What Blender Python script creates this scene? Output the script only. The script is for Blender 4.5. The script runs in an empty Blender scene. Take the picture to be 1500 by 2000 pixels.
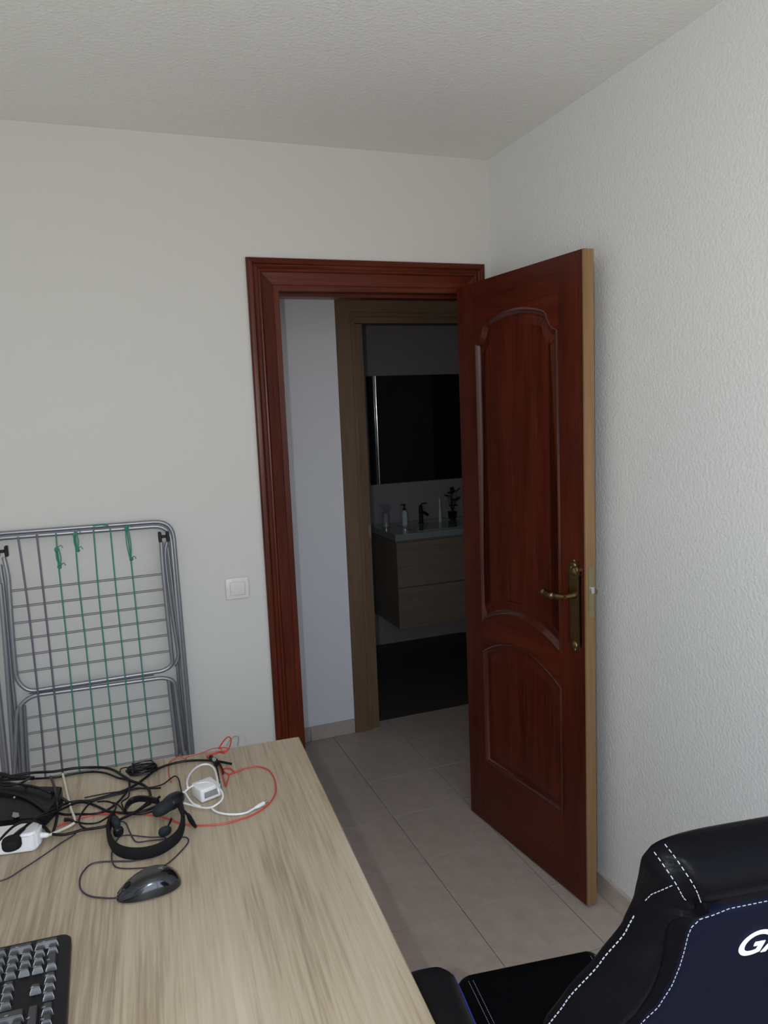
import bpy, bmesh, math, random
from mathutils import Vector, Matrix
random.seed(7)
sc = bpy.context.scene
C = sc.collection
PI = math.pi

# ------------------------------------------------------------------ camera
cam_d = bpy.data.cameras.new('camera'); cam = bpy.data.objects.new('camera', cam_d); C.objects.link(cam)
F_PX = 1478.35
cam_d.sensor_fit = 'VERTICAL'; cam_d.sensor_height = 24.0; cam_d.lens = 24.0*F_PX/2000.0
cam_d.clip_start = 0.02
YAW, PITCH, ROLL = -0.35277, 0.13143, -0.04211
cy_, sy_, cp_, sp_ = math.cos(YAW), math.sin(YAW), math.cos(PITCH), math.sin(PITCH)
fw = Vector((-sy_*cp_, cy_*cp_, -sp_)); rt = Vector((cy_, sy_, 0)); up = rt.cross(fw)
r2 = math.cos(ROLL)*rt + math.sin(ROLL)*up; u2 = -math.sin(ROLL)*rt + math.cos(ROLL)*up
CAM = Vector((-1.4217, -2.5983, 1.6007))
m = Matrix((r2, u2, -fw)).transposed().to_4x4(); m.translation = CAM
cam.matrix_world = m
sc.camera = cam

# ------------------------------------------------------------------ world: soft sky, warm ground
w = bpy.data.worlds.new('sky'); sc.world = w; w.use_nodes = True
nt = w.node_tree; nt.nodes.clear()
out = nt.nodes.new('ShaderNodeOutputWorld'); bg = nt.nodes.new('ShaderNodeBackground')
tc = nt.nodes.new('ShaderNodeTexCoord'); sx = nt.nodes.new('ShaderNodeSeparateXYZ'); cr = nt.nodes.new('ShaderNodeValToRGB')
mp = nt.nodes.new('ShaderNodeMapRange'); mp.inputs[1].default_value = -1; mp.inputs[2].default_value = 1
nt.links.new(tc.outputs['Generated'], sx.inputs[0]); nt.links.new(sx.outputs[2], mp.inputs[0])
nt.links.new(mp.outputs[0], cr.inputs[0]); nt.links.new(cr.outputs[0], bg.inputs[0]); nt.links.new(bg.outputs[0], out.inputs[0])
e = cr.color_ramp.elements
e[0].position = 0.0; e[0].color = (0.50, 0.46, 0.41, 1)
e[1].position = 1.0; e[1].color = (0.50, 0.66, 0.95, 1)
for p, c in ((0.47, (0.56, 0.52, 0.46, 1)), (0.52, (0.84, 0.91, 0.98, 1)), (0.75, (0.58, 0.77, 1.0, 1))):
    k = e.new(p); k.color = c
bg.inputs[1].default_value = 3.85

# camera flash, sitting a few centimetres left of the lens
fl = bpy.data.lights.new('camera_flash', 'POINT'); fl.energy = 33.0; fl.shadow_soft_size = 0.012; fl.color = (0.96, 0.975, 1.0)
flo = bpy.data.objects.new('camera_flash', fl); C.objects.link(flo); flo.location = CAM - 0.07*r2 - 0.01*u2 + 0.02*fw

# window light portal (only guides sampling of the sky through the opening)
WX0, WX1, WZ0, WZ1, WY = -1.80, -0.20, 0.60, 2.25, -2.85
pl = bpy.data.lights.new('window_portal', 'AREA'); pl.shape = 'RECTANGLE'; pl.size = WX1-WX0; pl.size_y = WZ1-WZ0; pl.cycles.is_portal = True
plo = bpy.data.objects.new('window_portal', pl); C.objects.link(plo); plo.location = ((WX0+WX1)/2, WY-0.1, (WZ0+WZ1)/2); plo.rotation_euler = (PI/2, 0, 0)

sc.view_settings.view_transform = 'Standard'
try: sc.view_settings.look = 'None'
except Exception: pass
sc.view_settings.exposure = 0.0; sc.view_settings.gamma = 1.0; sc.view_settings.use_curve_mapping = False
sc.cycles.max_bounces = 10; sc.cycles.diffuse_bounces = 6; sc.cycles.sample_clamp_indirect = 6.0

# ------------------------------------------------------------------ materials
def mat(name, col, rough=0.6, metal=0.0, spec=0.5, noise=None, bump=None, coat=0.0, trans=0.0):
    """noise=(scale xyz, amount, colour2, detail) mixes a second colour; bump=(scale, strength, dist)"""
    m = bpy.data.materials.new(name); m.use_nodes = True; nt = m.node_tree; b = nt.nodes['Principled BSDF']
    b.inputs['Base Color'].default_value = (*col, 1); b.inputs['Roughness'].default_value = rough; b.inputs['Metallic'].default_value = metal
    b.inputs['Specular IOR Level'].default_value = spec; b.inputs['Coat Weight'].default_value = coat; b.inputs['Coat Roughness'].default_value = 0.12
    b.inputs['Transmission Weight'].default_value = trans
    t = nt.nodes.new('ShaderNodeTexCoord')
    if noise:
        scl, lo, hi, col2, det = noise
        mpn = nt.nodes.new('ShaderNodeMapping'); mpn.inputs['Scale'].default_value = scl
        n = nt.nodes.new('ShaderNodeTexNoise'); n.inputs['Scale'].default_value = 1; n.inputs['Detail'].default_value = det; n.inputs['Roughness'].default_value = 0.62
        r = nt.nodes.new('ShaderNodeValToRGB'); r.color_ramp.elements[0].position = lo; r.color_ramp.elements[1].position = hi
        r.color_ramp.elements[0].color = (*col, 1); r.color_ramp.elements[1].color = (*col2, 1)
        nt.links.new(t.outputs['Object'], mpn.inputs[0]); nt.links.new(mpn.outputs[0], n.inputs['Vector'])
        nt.links.new(n.outputs['Fac'], r.inputs[0]); nt.links.new(r.outputs[0], b.inputs['Base Color'])
        m['_ramp'] = r.name
    if bump:
        s, st, d = bump[:3]
        n2 = nt.nodes.new('ShaderNodeTexNoise'); n2.inputs['Detail'].default_value = 3.0; n2.inputs['Scale'].default_value = s if not isinstance(s, tuple) else 1
        src = t.outputs['Object']
        if isinstance(s, tuple):
            mq = nt.nodes.new('ShaderNodeMapping'); mq.inputs['Scale'].default_value = s; nt.links.new(src, mq.inputs[0]); src = mq.outputs[0]
        nt.links.new(src, n2.inputs['Vector'])
        bp = nt.nodes.new('ShaderNodeBump'); bp.inputs['Strength'].default_value = st; bp.inputs['Distance'].default_value = d
        nt.links.new(n2.outputs['Fac'], bp.inputs['Height']); nt.links.new(bp.outputs[0], b.inputs['Normal'])
    return m

def wood(name, dark, mid, light, grain, rough=0.35, coat=0.0, fine=0.5, figure=1.0, spec=0.5):
    """grain axis 'x','y','z' in object coordinates: long streaks plus fine pores"""
    m = bpy.data.materials.new(name); m.use_nodes = True; nt = m.node_tree; b = nt.nodes['Principled BSDF']
    b.inputs['Roughness'].default_value = rough; b.inputs['Coat Weight'].default_value = coat; b.inputs['Coat Roughness'].default_value = 0.15
    b.inputs['Specular IOR Level'].default_value = spec
    t = nt.nodes.new('ShaderNodeTexCoord')
    def nz(long, cross, det, dist=0.0):
        mq = nt.nodes.new('ShaderNodeMapping')
        mq.inputs['Scale'].default_value = [long if a == grain else cross for a in 'xyz']
        n = nt.nodes.new('ShaderNodeTexNoise'); n.inputs['Scale'].default_value = 1; n.inputs['Detail'].default_value = det; n.inputs['Roughness'].default_value = 0.6
        n.inputs['Distortion'].default_value = dist
        nt.links.new(t.outputs['Object'], mq.inputs[0]); nt.links.new(mq.outputs[0], n.inputs['Vector']); return n
    a = nz(1.1*figure, 11*figure, 4, 0.25); f = nz(5, 170, 3)
    mx = nt.nodes.new('ShaderNodeMix'); mx.data_type = 'FLOAT'; mx.inputs[0].default_value = fine
    nt.links.new(a.outputs['Fac'], mx.inputs[2]); nt.links.new(f.outputs['Fac'], mx.inputs[3])
    r = nt.nodes.new('ShaderNodeValToRGB'); el = r.color_ramp.elements
    el[0].position = 0.36; el[0].color = (*dark, 1); el[1].position = 0.66; el[1].color = (*light, 1); k = el.new(0.5); k.color = (*mid, 1)
    nt.links.new(mx.outputs[0], r.inputs[0]); nt.links.new(r.outputs[0], b.inputs['Base Color'])
    bp = nt.nodes.new('ShaderNodeBump'); bp.inputs['Strength'].default_value = 0.12; bp.inputs['Distance'].default_value = 0.001
    nt.links.new(f.outputs['Fac'], bp.inputs['Height']); nt.links.new(bp.outputs[0], b.inputs['Normal'])
    return m

M = {}
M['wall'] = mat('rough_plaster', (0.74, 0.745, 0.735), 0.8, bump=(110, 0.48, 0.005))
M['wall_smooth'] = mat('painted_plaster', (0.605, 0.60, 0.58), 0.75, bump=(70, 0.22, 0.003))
M['ceiling'] = mat('ceiling_plaster', (0.80, 0.80, 0.775), 0.85, bump=(105, 0.5, 0.005))
M['hall'] = mat('hall_paint', (0.80, 0.80, 0.84), 0.75, bump=(60, 0.15, 0.002))
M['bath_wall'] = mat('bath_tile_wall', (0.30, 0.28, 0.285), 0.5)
M['tile'] = mat('beige_tile', (0.39, 0.325, 0.285), 0.42, noise=((16, 16, 16), 0.3, 0.75, (0.49, 0.415, 0.37), 5), bump=(40, 0.05, 0.001))
M['grout'] = mat('grout', (0.21, 0.17, 0.145), 0.9)
M['base'] = mat('beige_skirting', (0.42, 0.37, 0.33), 0.4, noise=((14, 14, 14), 0.35, 0.7, (0.52, 0.46, 0.41), 5))
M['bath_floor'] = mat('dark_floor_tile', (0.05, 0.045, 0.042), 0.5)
mh = ((0.045, 0.0075, 0.0035), (0.078, 0.0125, 0.0052), (0.12, 0.022, 0.008))
M['mah_z'] = wood('mahogany_upright', *mh, 'z', 0.30, 0.0, spec=0.22)
M['mah_x'] = wood('mahogany_across', *mh, 'x', 0.30, 0.0, spec=0.22)
M['mah_mould'] = wood('mahogany_moulding', (0.040, 0.007, 0.0035), (0.066, 0.011, 0.005), (0.095, 0.018, 0.007), 'z', 0.28, 0.4)
M['edge'] = wood('raw_edge', (0.22, 0.125, 0.05), (0.27, 0.155, 0.065), (0.32, 0.19, 0.085), 'z', 0.55)
M['oak_z'] = wood('oak_upright', (0.130, 0.082, 0.050), (0.165, 0.105, 0.065), (0.20, 0.130, 0.083), 'z', 0.5, spec=0.2)
M['oak_x'] = wood('oak_across', (0.130, 0.082, 0.050), (0.165, 0.105, 0.065), (0.20, 0.130, 0.083), 'x', 0.5, spec=0.2)
M['vanity'] = wood('vanity_oak', (0.18, 0.140, 0.105), (0.22, 0.175, 0.135), (0.26, 0.21, 0.165), 'x', 0.55)
M['desk'] = wood('sonoma_oak', (0.27, 0.208, 0.140), (0.41, 0.340, 0.245), (0.50, 0.435, 0.335), 'y', 0.5, 0.0, 0.42, 0.65)
M['desk_edge'] = wood('sonoma_edge', (0.30, 0.22, 0.14), (0.42, 0.32, 0.21), (0.5, 0.4, 0.27), 'y', 0.5)
M['brass'] = mat('aged_brass', (0.27, 0.185, 0.085), 0.30, 1.0, bump=(60, 0.3, 0.002))
M['dull_brass'] = mat('dull_brass', (0.36, 0.33, 0.20), 0.45, 0.9)
M['steel'] = mat('brushed_steel', (0.6, 0.6, 0.58), 0.3, 1.0)
M['chrome'] = mat('chrome', (0.8, 0.8, 0.8), 0.12, 1.0)
M['white_metal'] = mat('grey_metal', (0.30, 0.31, 0.34), 0.35, 0.7)
M['wire'] = mat('wire_coating', (0.16, 0.165, 0.17), 0.45, 0.3)
M['strip'] = mat('highlight_trim', (0.05, 0.07, 0.10), 0.22, 0.6)  # colour of the highlight on the mouse flanks
M['string_g'] = mat('green_cord', (0.04, 0.22, 0.16), 0.7)
M['string_v'] = mat('violet_grey_wire', (0.14, 0.13, 0.17), 0.5, 0.3)
M['black'] = mat('black_plastic', (0.008, 0.008, 0.010), 0.35, spec=0.22)
M['black_matte'] = mat('black_foam', (0.008, 0.008, 0.009), 0.8, spec=0.2)
M['black_gloss'] = mat('black_gloss', (0.006, 0.006, 0.008), 0.13, coat=0.5)
M['cable'] = mat('black_cable', (0.007, 0.0065, 0.008), 0.38, spec=0.25)
M['cable_violet'] = mat('dark_violet_cable', (0.030, 0.022, 0.040), 0.5)
M['cable_grey'] = mat('grey_cable', (0.22, 0.21, 0.19), 0.5)
M['cable_red'] = mat('red_cable', (0.52, 0.045, 0.025), 0.45)
M['white_plastic'] = mat('white_plastic', (0.72, 0.72, 0.74), 0.35)
M['cream_plastic'] = mat('cream_plastic', (0.62, 0.60, 0.52), 0.45)
M['pad'] = mat('ear_pad', (0.018, 0.023, 0.026), 0.75, spec=0.2, bump=(250, 0.3, 0.001))
M['grey_plastic'] = mat('grey_plastic', (0.24, 0.24, 0.24), 0.5)
M['leather'] = mat('black_leather', (0.0035, 0.0035, 0.0045), 0.36, bump=(340, 0.3, 0.0010), spec=0.03)
M['leather_blue'] = mat('navy_leather', (0.005, 0.006, 0.014), 0.40, bump=(340, 0.3, 0.0010), spec=0.03)
M['thread'] = mat('pale_thread', (0.30, 0.32, 0.37), 0.7)
M['blue'] = mat('blue_edge_line', (0.02, 0.035, 0.30), 0.5)
M['letter'] = mat('white_print', (0.80, 0.86, 1.0), 0.5)
M['switch'] = mat('switch_plastic', (0.68, 0.67, 0.64), 0.16)
M['key'] = mat('key_plastic', (0.022, 0.022, 0.026), 0.28, spec=0.95)
M['legend'] = mat('key_print', (0.45, 0.47, 0.5), 0.5)
M['mirror'] = mat('mirror_glass', (0.42, 0.43, 0.44), 0.03, 1.0)
M['ceramic'] = mat('ceramic', (0.26, 0.30, 0.31), 0.12, coat=0.5)
M['glass'] = mat('clear_bottle', (0.55, 0.62, 0.66), 0.08, coat=0.3)
M['lilac'] = mat('lilac_plastic', (0.20, 0.18, 0.34), 0.4)
M['leaf'] = mat('dark_leaf', (0.012, 0.018, 0.010), 0.6)
M['white_frame'] = mat('window_frame_white', (0.7, 0.7, 0.7), 0.4)

# ------------------------------------------------------------------ helpers
def link(o, parent=None):
    C.objects.link(o)
    if parent is not None: o.parent = parent
    return o
def mesh(name, verts, faces, m, parent=None, smooth=False):
    me = bpy.data.meshes.new(name); me.from_pydata([tuple(v) for v in verts], [], faces); me.update()
    bm = bmesh.new(); bm.from_mesh(me); bmesh.ops.recalc_face_normals(bm, faces=bm.faces); bm.to_mesh(me); bm.free()
    if smooth:
        for p in me.polygons: p.use_smooth = True
    me.materials.append(m)
    return link(bpy.data.objects.new(name, me), parent)
def from_bm(name, bm, m, parent=None, smooth=False, auto=None):
    bmesh.ops.recalc_face_normals(bm, faces=bm.faces)
    me = bpy.data.meshes.new(name); bm.to_mesh(me); bm.free()
    if smooth:
        for p in me.polygons: p.use_smooth = True
        if auto is not None: me.set_sharp_from_angle(angle=auto)
    me.materials.append(m)
    return link(bpy.data.objects.new(name, me), parent)
def bx(bm, lo, hi, bev=0.0, seg=2, mtx=None):
    r = bmesh.ops.create_cube(bm, size=1.0); vs = r['verts']
    for v in vs:
        v.co = Vector([lo[i] + (v.co[i]+0.5)*(hi[i]-lo[i]) for i in range(3)])
    if bev > 0:
        es = list({e for v in vs for e in v.link_edges})
        rr = bmesh.ops.bevel(bm, geom=es, offset=bev, segments=seg, profile=0.5, affect='EDGES')
        vs = [v for v in rr['verts']]
    if mtx is not None:
        fs = {f for v in vs for f in v.link_faces}; allv = {v for f in fs for v in f.verts}
        for v in allv: v.co = mtx @ v.co
def box(name, lo, hi, m, parent=None, bev=0.0, seg=2, mtx=None):
    bm = bmesh.new(); bx(bm, lo, hi, bev, seg, mtx); return from_bm(name, bm, m, parent, bev > 0, 0.7 if bev > 0 else None)
def catmull(pts, n=8, closed=False):
    P = [Vector(p) for p in pts]
    if len(P) < 3 and not closed: 
        return [P[0].lerp(P[-1], i/n) for i in range(n+1)]
    res = []
    L = len(P); rng = range(L) if closed else range(L-1)
    for i in rng:
        if closed: a, b, c, d = P[(i-1) % L], P[i], P[(i+1) % L], P[(i+2) % L]
        else: a, b, c, d = P[max(i-1, 0)], P[i], P[i+1], P[min(i+2, L-1)]
        for k in range(n):
            t = k/n
            res.append(0.5*((2*b) + (-a+c)*t + (2*a-5*b+4*c-d)*t*t + (-a+3*b-3*c+d)*t**3))
    if not closed: res.append(P[-1])
    return res
def sweep(bm, pts, r, seg=8, closed=False, flat=1.0, rfun=None):
    """tube through pts (parallel-transport frame)"""
    n = len(pts); T = []
    for i in range(n):
        a = pts[i-1] if (i > 0 or closed) else pts[i]; b = pts[(i+1) % n] if (i < n-1 or closed) else pts[i]
        t = (b-a); T.append(t.normalized() if t.length > 1e-9 else Vector((1, 0, 0)))
    N = T[0].orthogonal().normalized()
    if abs(T[0].z) < 0.95: N = (Vector((0, 0, 1)) - T[0]*T[0].z).normalized()
    rings = []
    for i in range(n):
        N = (N - T[i]*N.dot(T[i]))
        N = N.normalized() if N.length > 1e-6 else T[i].orthogonal().normalized()
        B = T[i].cross(N); rr = r if rfun is None else rfun(i/(n-1))*r
        rings.append([bm.verts.new(pts[i] + rr*(flat*N*math.sin(2*PI*k/seg) + B*math.cos(2*PI*k/seg))) for k in range(seg)])
    for i in range(n if closed else n-1):
        A, B2 = rings[i], rings[(i+1) % n]
        for k in range(seg): bm.faces.new((A[k], A[(k+1) % seg], B2[(k+1) % seg], B2[k]))
    if not closed:
        bm.faces.new(rings[0][::-1]); bm.faces.new(rings[-1])
def tube(name, pts, r, m, parent=None, n=6, seg=8, closed=False, flat=1.0, smooth_path=True, rfun=None):
    bm = bmesh.new(); P = catmull(pts, n, closed) if smooth_path else [Vector(p) for p in pts]
    sweep(bm, P, r, seg, closed, flat, rfun); return from_bm(name, bm, m, parent, True, 0.9)
def bend(pts, rad, n=6):
    """polyline with rounded corners"""
    P = [Vector(p) for p in pts]; res = [P[0]]
    for i in range(1, len(P)-1):
        a, b, c = P[i-1], P[i], P[i+1]; d1 = (a-b); d2 = (c-b); k = min(rad, d1.length*0.49, d2.length*0.49)
        s = b + d1.normalized()*k; e2 = b + d2.normalized()*k
        for j in range(n+1):
            t = j/n; res.append((1-t)**2*s + 2*t*(1-t)*b + t*t*e2)
    res.append(P[-1]); return res
def prism(bm, poly, axis, a, b):
    """poly of 2D points extruded along axis from a to b; axis 0: (y,z); 1: (x,z); 2: (x,y)"""
    def mk(p, t):
        return {0: (t, p[0], p[1]), 1: (p[0], t, p[1]), 2: (p[0], p[1], t)}[axis]
    v0 = [bm.verts.new(mk(p, a)) for p in poly]; v1 = [bm.verts.new(mk(p, b)) for p in poly]; n = len(poly)
    bm.faces.new(v0[::-1]); bm.faces.new(v1)
    for i in range(n): bm.faces.new((v0[i], v0[(i+1) % n], v1[(i+1) % n], v1[i]))
def lathe(bm, prof, c=(0, 0, 0), seg=20, axis='z'):
    rings = []
    for r, h in prof:
        ring = []
        for k in range(seg):
            x, y = r*math.cos(2*PI*k/seg), r*math.sin(2*PI*k/seg)
            p = {'z': (x, y, h), 'y': (x, h, y), 'x': (h, x, y)}[axis]
            ring.append(bm.verts.new((c[0]+p[0], c[1]+p[1], c[2]+p[2])))
        rings.append(ring)
    for A, B in zip(rings, rings[1:]):
        for k in range(seg): bm.faces.new((A[k], A[(k+1) % seg], B[(k+1) % seg], B[k]))
    bm.faces.new(rings[0][::-1]); bm.faces.new(rings[-1])
def turned(name, prof, m, parent=None, c=(0, 0, 0), seg=20, axis='z'):
    bm = bmesh.new(); lathe(bm, prof, c, seg, axis); return from_bm(name, bm, m, parent, True, 0.6)
def tag(o, label, cat, group=None):
    o['label'] = label; o['category'] = cat
    if group: o['group'] = group
    return o
def thing(name, label, cat, loc=(0, 0, 0), rz=0.0, group=None):
    o = bpy.data.objects.new(name, None); C.objects.link(o); o.location = loc; o.rotation_euler = (0, 0, rz); o.empty_display_size = 0.1
    return tag(o, label, cat, group)
def part_w(o, parent):
    """parent a mesh that was modelled in world coordinates under a placed Empty"""
    o.parent = parent
    loc = Matrix.Translation(parent.location) @ Matrix.Rotation(parent.rotation_euler.z, 4, 'Z')
    o.data.transform(loc.inverted()); return o
def S(o): o['kind'] = 'structure'; return o

# ------------------------------------------------------------------ room shell
H = 2.502; RY0 = WY; RX0 = -2.75
CY = 0.9016           # face of the corridor wall
DX0, DX1, DZ = -0.835, -0.076, 2.045       # clear opening of the room door
floor = S(box('floor', (RX0-0.1, RY0-0.1, -0.08), (1.6, 2.35, -0.004), M['grout']))
TS, TT, TX, TY = 0.3183, 0.3130, -0.4579, -0.5619
tile_me = None
for i in range(-7, 7):
    for j in range(-11, 5):
        x0 = TX + i*TS; y0 = TY + j*TT; y1 = y0+TT; x1 = x0+TS
        if x0 > 1.5 or x1 < -2.7 or y0 > 0.9: continue
        if x0 >= 0 and y1 < 0.05: continue
        cut = (y1 > 0.955) or (x1 > 0.0 and y0 < 0)
        g = 0.0011
        if not cut and tile_me:
            o = bpy.data.objects.new('tile', tile_me); link(o, floor)
        elif not cut:
            o = box('tile', (g, g, -0.004), (TS-g, TT-g, 0.0), M['tile'], floor, 0.0006, 1); tile_me = o.data
        else:
            xe = min(x1, 0.0) if y0 < 0 else x1
            o = box('tile', (g, g, -0.004), (xe-x0-g, min(y1, 0.975)-y0-g, 0.0), M['tile'], floor)
        o.location = (x0, y0, 0)
ceiling = S(box('ceiling', (RX0-0.1, RY0-0.1, H), (1.6, 2.35, H+0.1), M['ceiling']))

def wall_with_hole(name, x0, x1, y0, y1, hx0, hx1, hz0, hz1, m):
    bm = bmesh.new()
    if hz0 > 0.01: bx(bm, (hx0, y0, 0), (hx1, y1, hz0))
    bx(bm, (x0, y0, 0), (hx0, y1, H)); bx(bm, (hx1, y0, 0), (x1, y1, H)); bx(bm, (hx0, y0, hz1), (hx1, y1, H))
    return S(from_bm(name, bm, m))
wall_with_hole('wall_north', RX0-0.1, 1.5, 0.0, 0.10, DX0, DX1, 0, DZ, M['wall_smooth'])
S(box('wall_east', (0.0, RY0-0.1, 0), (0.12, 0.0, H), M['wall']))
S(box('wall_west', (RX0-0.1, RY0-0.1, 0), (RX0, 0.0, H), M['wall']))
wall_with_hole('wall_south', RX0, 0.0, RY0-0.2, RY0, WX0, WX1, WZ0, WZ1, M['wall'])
BX0, BX1, BZ = -0.2480, 0.4675, 2.0550
wall_with_hole('wall_hall', RX0-0.1, 1.5, CY, CY+0.10, BX0, BX1, 0, BZ, M['hall'])
S(box('wall_hall_west', (-2.85, 0.10, 0), (-2.75, CY, H), M['hall'])); S(box('wall_hall_east', (1.4, 0.10, 0), (1.5, CY, H), M['hall']))
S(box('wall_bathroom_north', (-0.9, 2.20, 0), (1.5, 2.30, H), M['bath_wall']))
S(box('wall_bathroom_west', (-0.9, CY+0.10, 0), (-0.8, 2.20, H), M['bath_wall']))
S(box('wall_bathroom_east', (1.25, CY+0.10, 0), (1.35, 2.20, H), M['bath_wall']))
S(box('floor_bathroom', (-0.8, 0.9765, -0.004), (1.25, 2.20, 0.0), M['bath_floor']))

# baseboards, each run cut into tile pieces
def skirting(name, x0, x1, y0, y1, along, off=0.0):
    root = S(bpy.data.objects.new(name, None)); C.objects.link(root)
    a, b = (x0, x1) if along == 'x' else (y0, y1); t = a - off
    while t < b - 1e-4:
        s, e2 = max(t, a), min(t+TS, b)
        if e2-s > 0.005:
            lo = (s+0.0007, y0, 0.0005) if along == 'x' else (x0, s+0.0007, 0.0005); hi = (e2-0.0007, y1, 0.072) if along == 'x' else (x1, e2-0.0007, 0.072)
            box('tile', lo, hi, M['base'], root, 0.0015, 1)
        t += TS
skirting('baseboard_east', -0.013, -0.0005, RY0, -0.002, 'y')
skirting('baseboard_north', RX0, -0.925, -0.0125, -0.0005, 'x')
skirting('baseboard_west', RX0+0.0005, RX0+0.013, RY0, -0.014, 'y')
skirting('baseboard_hall', -2.7, -0.3395, CY-0.0125, CY-0.0005, 'x', 0.1)
skirting('baseboard_hall_east', 0.57, 1.38, CY-0.0125, CY-0.0005, 'x', 0.1)

# window behind the camera
win = S(bpy.data.objects.new('window_1', None)); C.objects.link(win)
fy0, fy1 = RY0-0.16, RY0-0.11
bm = bmesh.new()
for lo, hi in (((WX0, fy0, WZ0), (WX0+.05, fy1, WZ1)), ((WX1-.05, fy0, WZ0), (WX1, fy1, WZ1)), ((WX0, fy0, WZ0), (WX1, fy1, WZ0+.05)), ((WX0, fy0, WZ1-.05), (WX1, fy1, WZ1)), (((WX0+WX1)/2-.03, fy0, WZ0), ((WX0+WX1)/2+.03, fy1, WZ1))): bx(bm, lo, hi)
from_bm('window_frame', bm, M['white_frame'], win)

# ------------------------------------------------------------------ mahogany door casing
def casing(name, prof, xl, xr, T, yface, mats, parent_name='trim', y_sign=-1, z0=0.0):
    """prof: list of (w, t) from outer edge inwards; three mitred members"""
    root = S(bpy.data.objects.new(name, None)); C.objects.link(root)
    P = list(prof); n = len(P)
    def member(nm, f0, f1, m):
        bm = bmesh.new(); a = [bm.verts.new(f0(*p)) for p in P]; b = [bm.verts.new(f1(*p)) for p in P]
        bm.faces.new(a); bm.faces.new(b[::-1])
        for i in range(n): bm.faces.new((a[i], b[i], b[(i+1) % n], a[(i+1) % n]))
        from_bm(nm, bm, m, root)
    y = lambda t: yface + y_sign*t
    member('casing_board', lambda w_, t: (xl+w_, y(t), z0), lambda w_, t: (xl+w_, y(t), T-w_), mats[0])
    member('casing_board', lambda w_, t: (xr-w_, y(t), z0), lambda w_, t: (xr-w_, y(t), T-w_), mats[0])
    member('casing_board', lambda w_, t: (xl+w_, y(t), T-w_), lambda w_, t: (xr-w_, y(t), T-w_), mats[1])
    return root
prof = [(0, 0), (0, .013), (.004, .017), (.012, .019), (.017, .0205), (.0195, .019), (.022, .014), (.026, .0125), (.033, .015), (.038, .0195), (.042, .0205), (.0455, .018), (.048, .0145), (.060, .0120), (.078, .0080), (.086, .0062), (.088, .004), (.088, 0)]
tr = casing('trim_1', prof, -0.920, -0.0312, 2.1284, -0.0005, (M['mah_z'], M['mah_x']))
# jamb lining with a stop
jt = 0.022
box('jamb', (DX0+.0005, -0.004, 0), (DX0+jt, 0.104, DZ-jt), M['mah_z'], tr); box('jamb', (DX1-.012, -0.004, 0), (DX1-.0005, 0.104, DZ-jt), M['mah_z'], tr)
box('jamb', (DX0+.0005, -0.004, DZ-jt), (DX1-.0005, 0.104, DZ-.0005), M['mah_x'], tr)
box('stop_bead', (DX0+jt, 0.045, 0), (DX0+jt+.012, 0.104, DZ-jt-.012), M['mah_z'], tr)
box('stop_bead', (DX0+jt, 0.045, DZ-jt-.012), (DX1-jt, 0.104, DZ-jt), M['mah_x'], tr)
prof_o = [(0, 0), (0, .012), (.001, .013), (.069, .013), (.070, .010), (.0715, .010), (.0725, .013), (.090, .013), (.091, .012), (.091, 0)]
tb = casing('trim_2', prof_o, -0.3385, 0.56, 2.1451, CY-0.0005, (M['oak_z'], M['oak_x']))
box('jamb', (BX0+.0005, CY+0.001, 0), (BX0+.042, CY+0.102, BZ-.034), M['oak_z'], tb); box('jamb', (BX1-.034, CY+0.001, 0), (BX1-.0005, CY+0.102, BZ-.034), M['oak_z'], tb)
box('jamb', (BX0+.0005, CY+0.001, BZ-.030), (BX1-.0005, CY+0.102, BZ-.0005), M['oak_x'], tb)
box('seal', (BX0+.042, CY+0.085, 0), (BX0+.058, CY+0.10, BZ-.034), M['black'], tb); box('strike_plate', (BX0+.030, CY-0.0005, .985), (BX0+.0425, CY+0.03, 1.05), M['steel'], tb)

# ------------------------------------------------------------------ mahogany door leaf, open into the room
ang_l = math.atan2(-0.995185, 0.098016)
door = thing('door_1', 'open mahogany panelled door leaf with brass lever handle', 'door', (-0.1572, -0.030, 0), ang_l); S(door)
LW, LH0, LH1, TH = 0.6865, 0.008, 2.038, 0.036
SI0, SI1 = 0.118, 0.571          # panel opening
SC = (SI0+SI1)/2
def arch(s, zc, ze, half):       # circular-ish segment
    k = (s-SC)/half; return ze + (zc-ze)*(1-k*k)
up_poly = []                     # opening outline of upper panel
half = (SI1-SI0)/2
bot = [(SI0 + (SI1-SI0)*i/16, arch(SI0+(SI1-SI0)*i/16, 0.878, 0.812, half)) for i in range(17)]
rt_side = []
top_r = [(SI1, 1.822), (SI1-.004, 1.829), (SI1-.020, 1.834), (SI1-.034, 1.845), (SI1-.044, 1.862), (SI1-.052, 1.882), (SI1-.066, 1.892)]
mid = [(SI1-.066 - (SI1-SI0-.132)*i/10, 1.892 + .026*(1-((i-5)/5)**2)) for i in range(1, 10)]
top_l = [(2*SC-x, z) for x, z in reversed(top_r)]
upper = bot + top_r + mid + top_l
low_top = [(SI1 - (SI1-SI0)*i/16, arch(SI1-(SI1-SI0)*i/16, 0.774, 0.700, half)) for i in range(17)]
lower = [(SI0, 0.262), (SI1, 0.262)] + low_top
FD = 0.0                         # visible face is y=0, back face y=TH
bev = 0.0
def plank(nm, poly, m, y0=0.0, y1=TH):
    bm = bmesh.new(); prism(bm, poly, 1, y0, y1); bmesh.ops.triangulate(bm, faces=[f for f in bm.faces if len(f.verts) > 4]); return from_bm(nm, bm, m, door)
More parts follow.
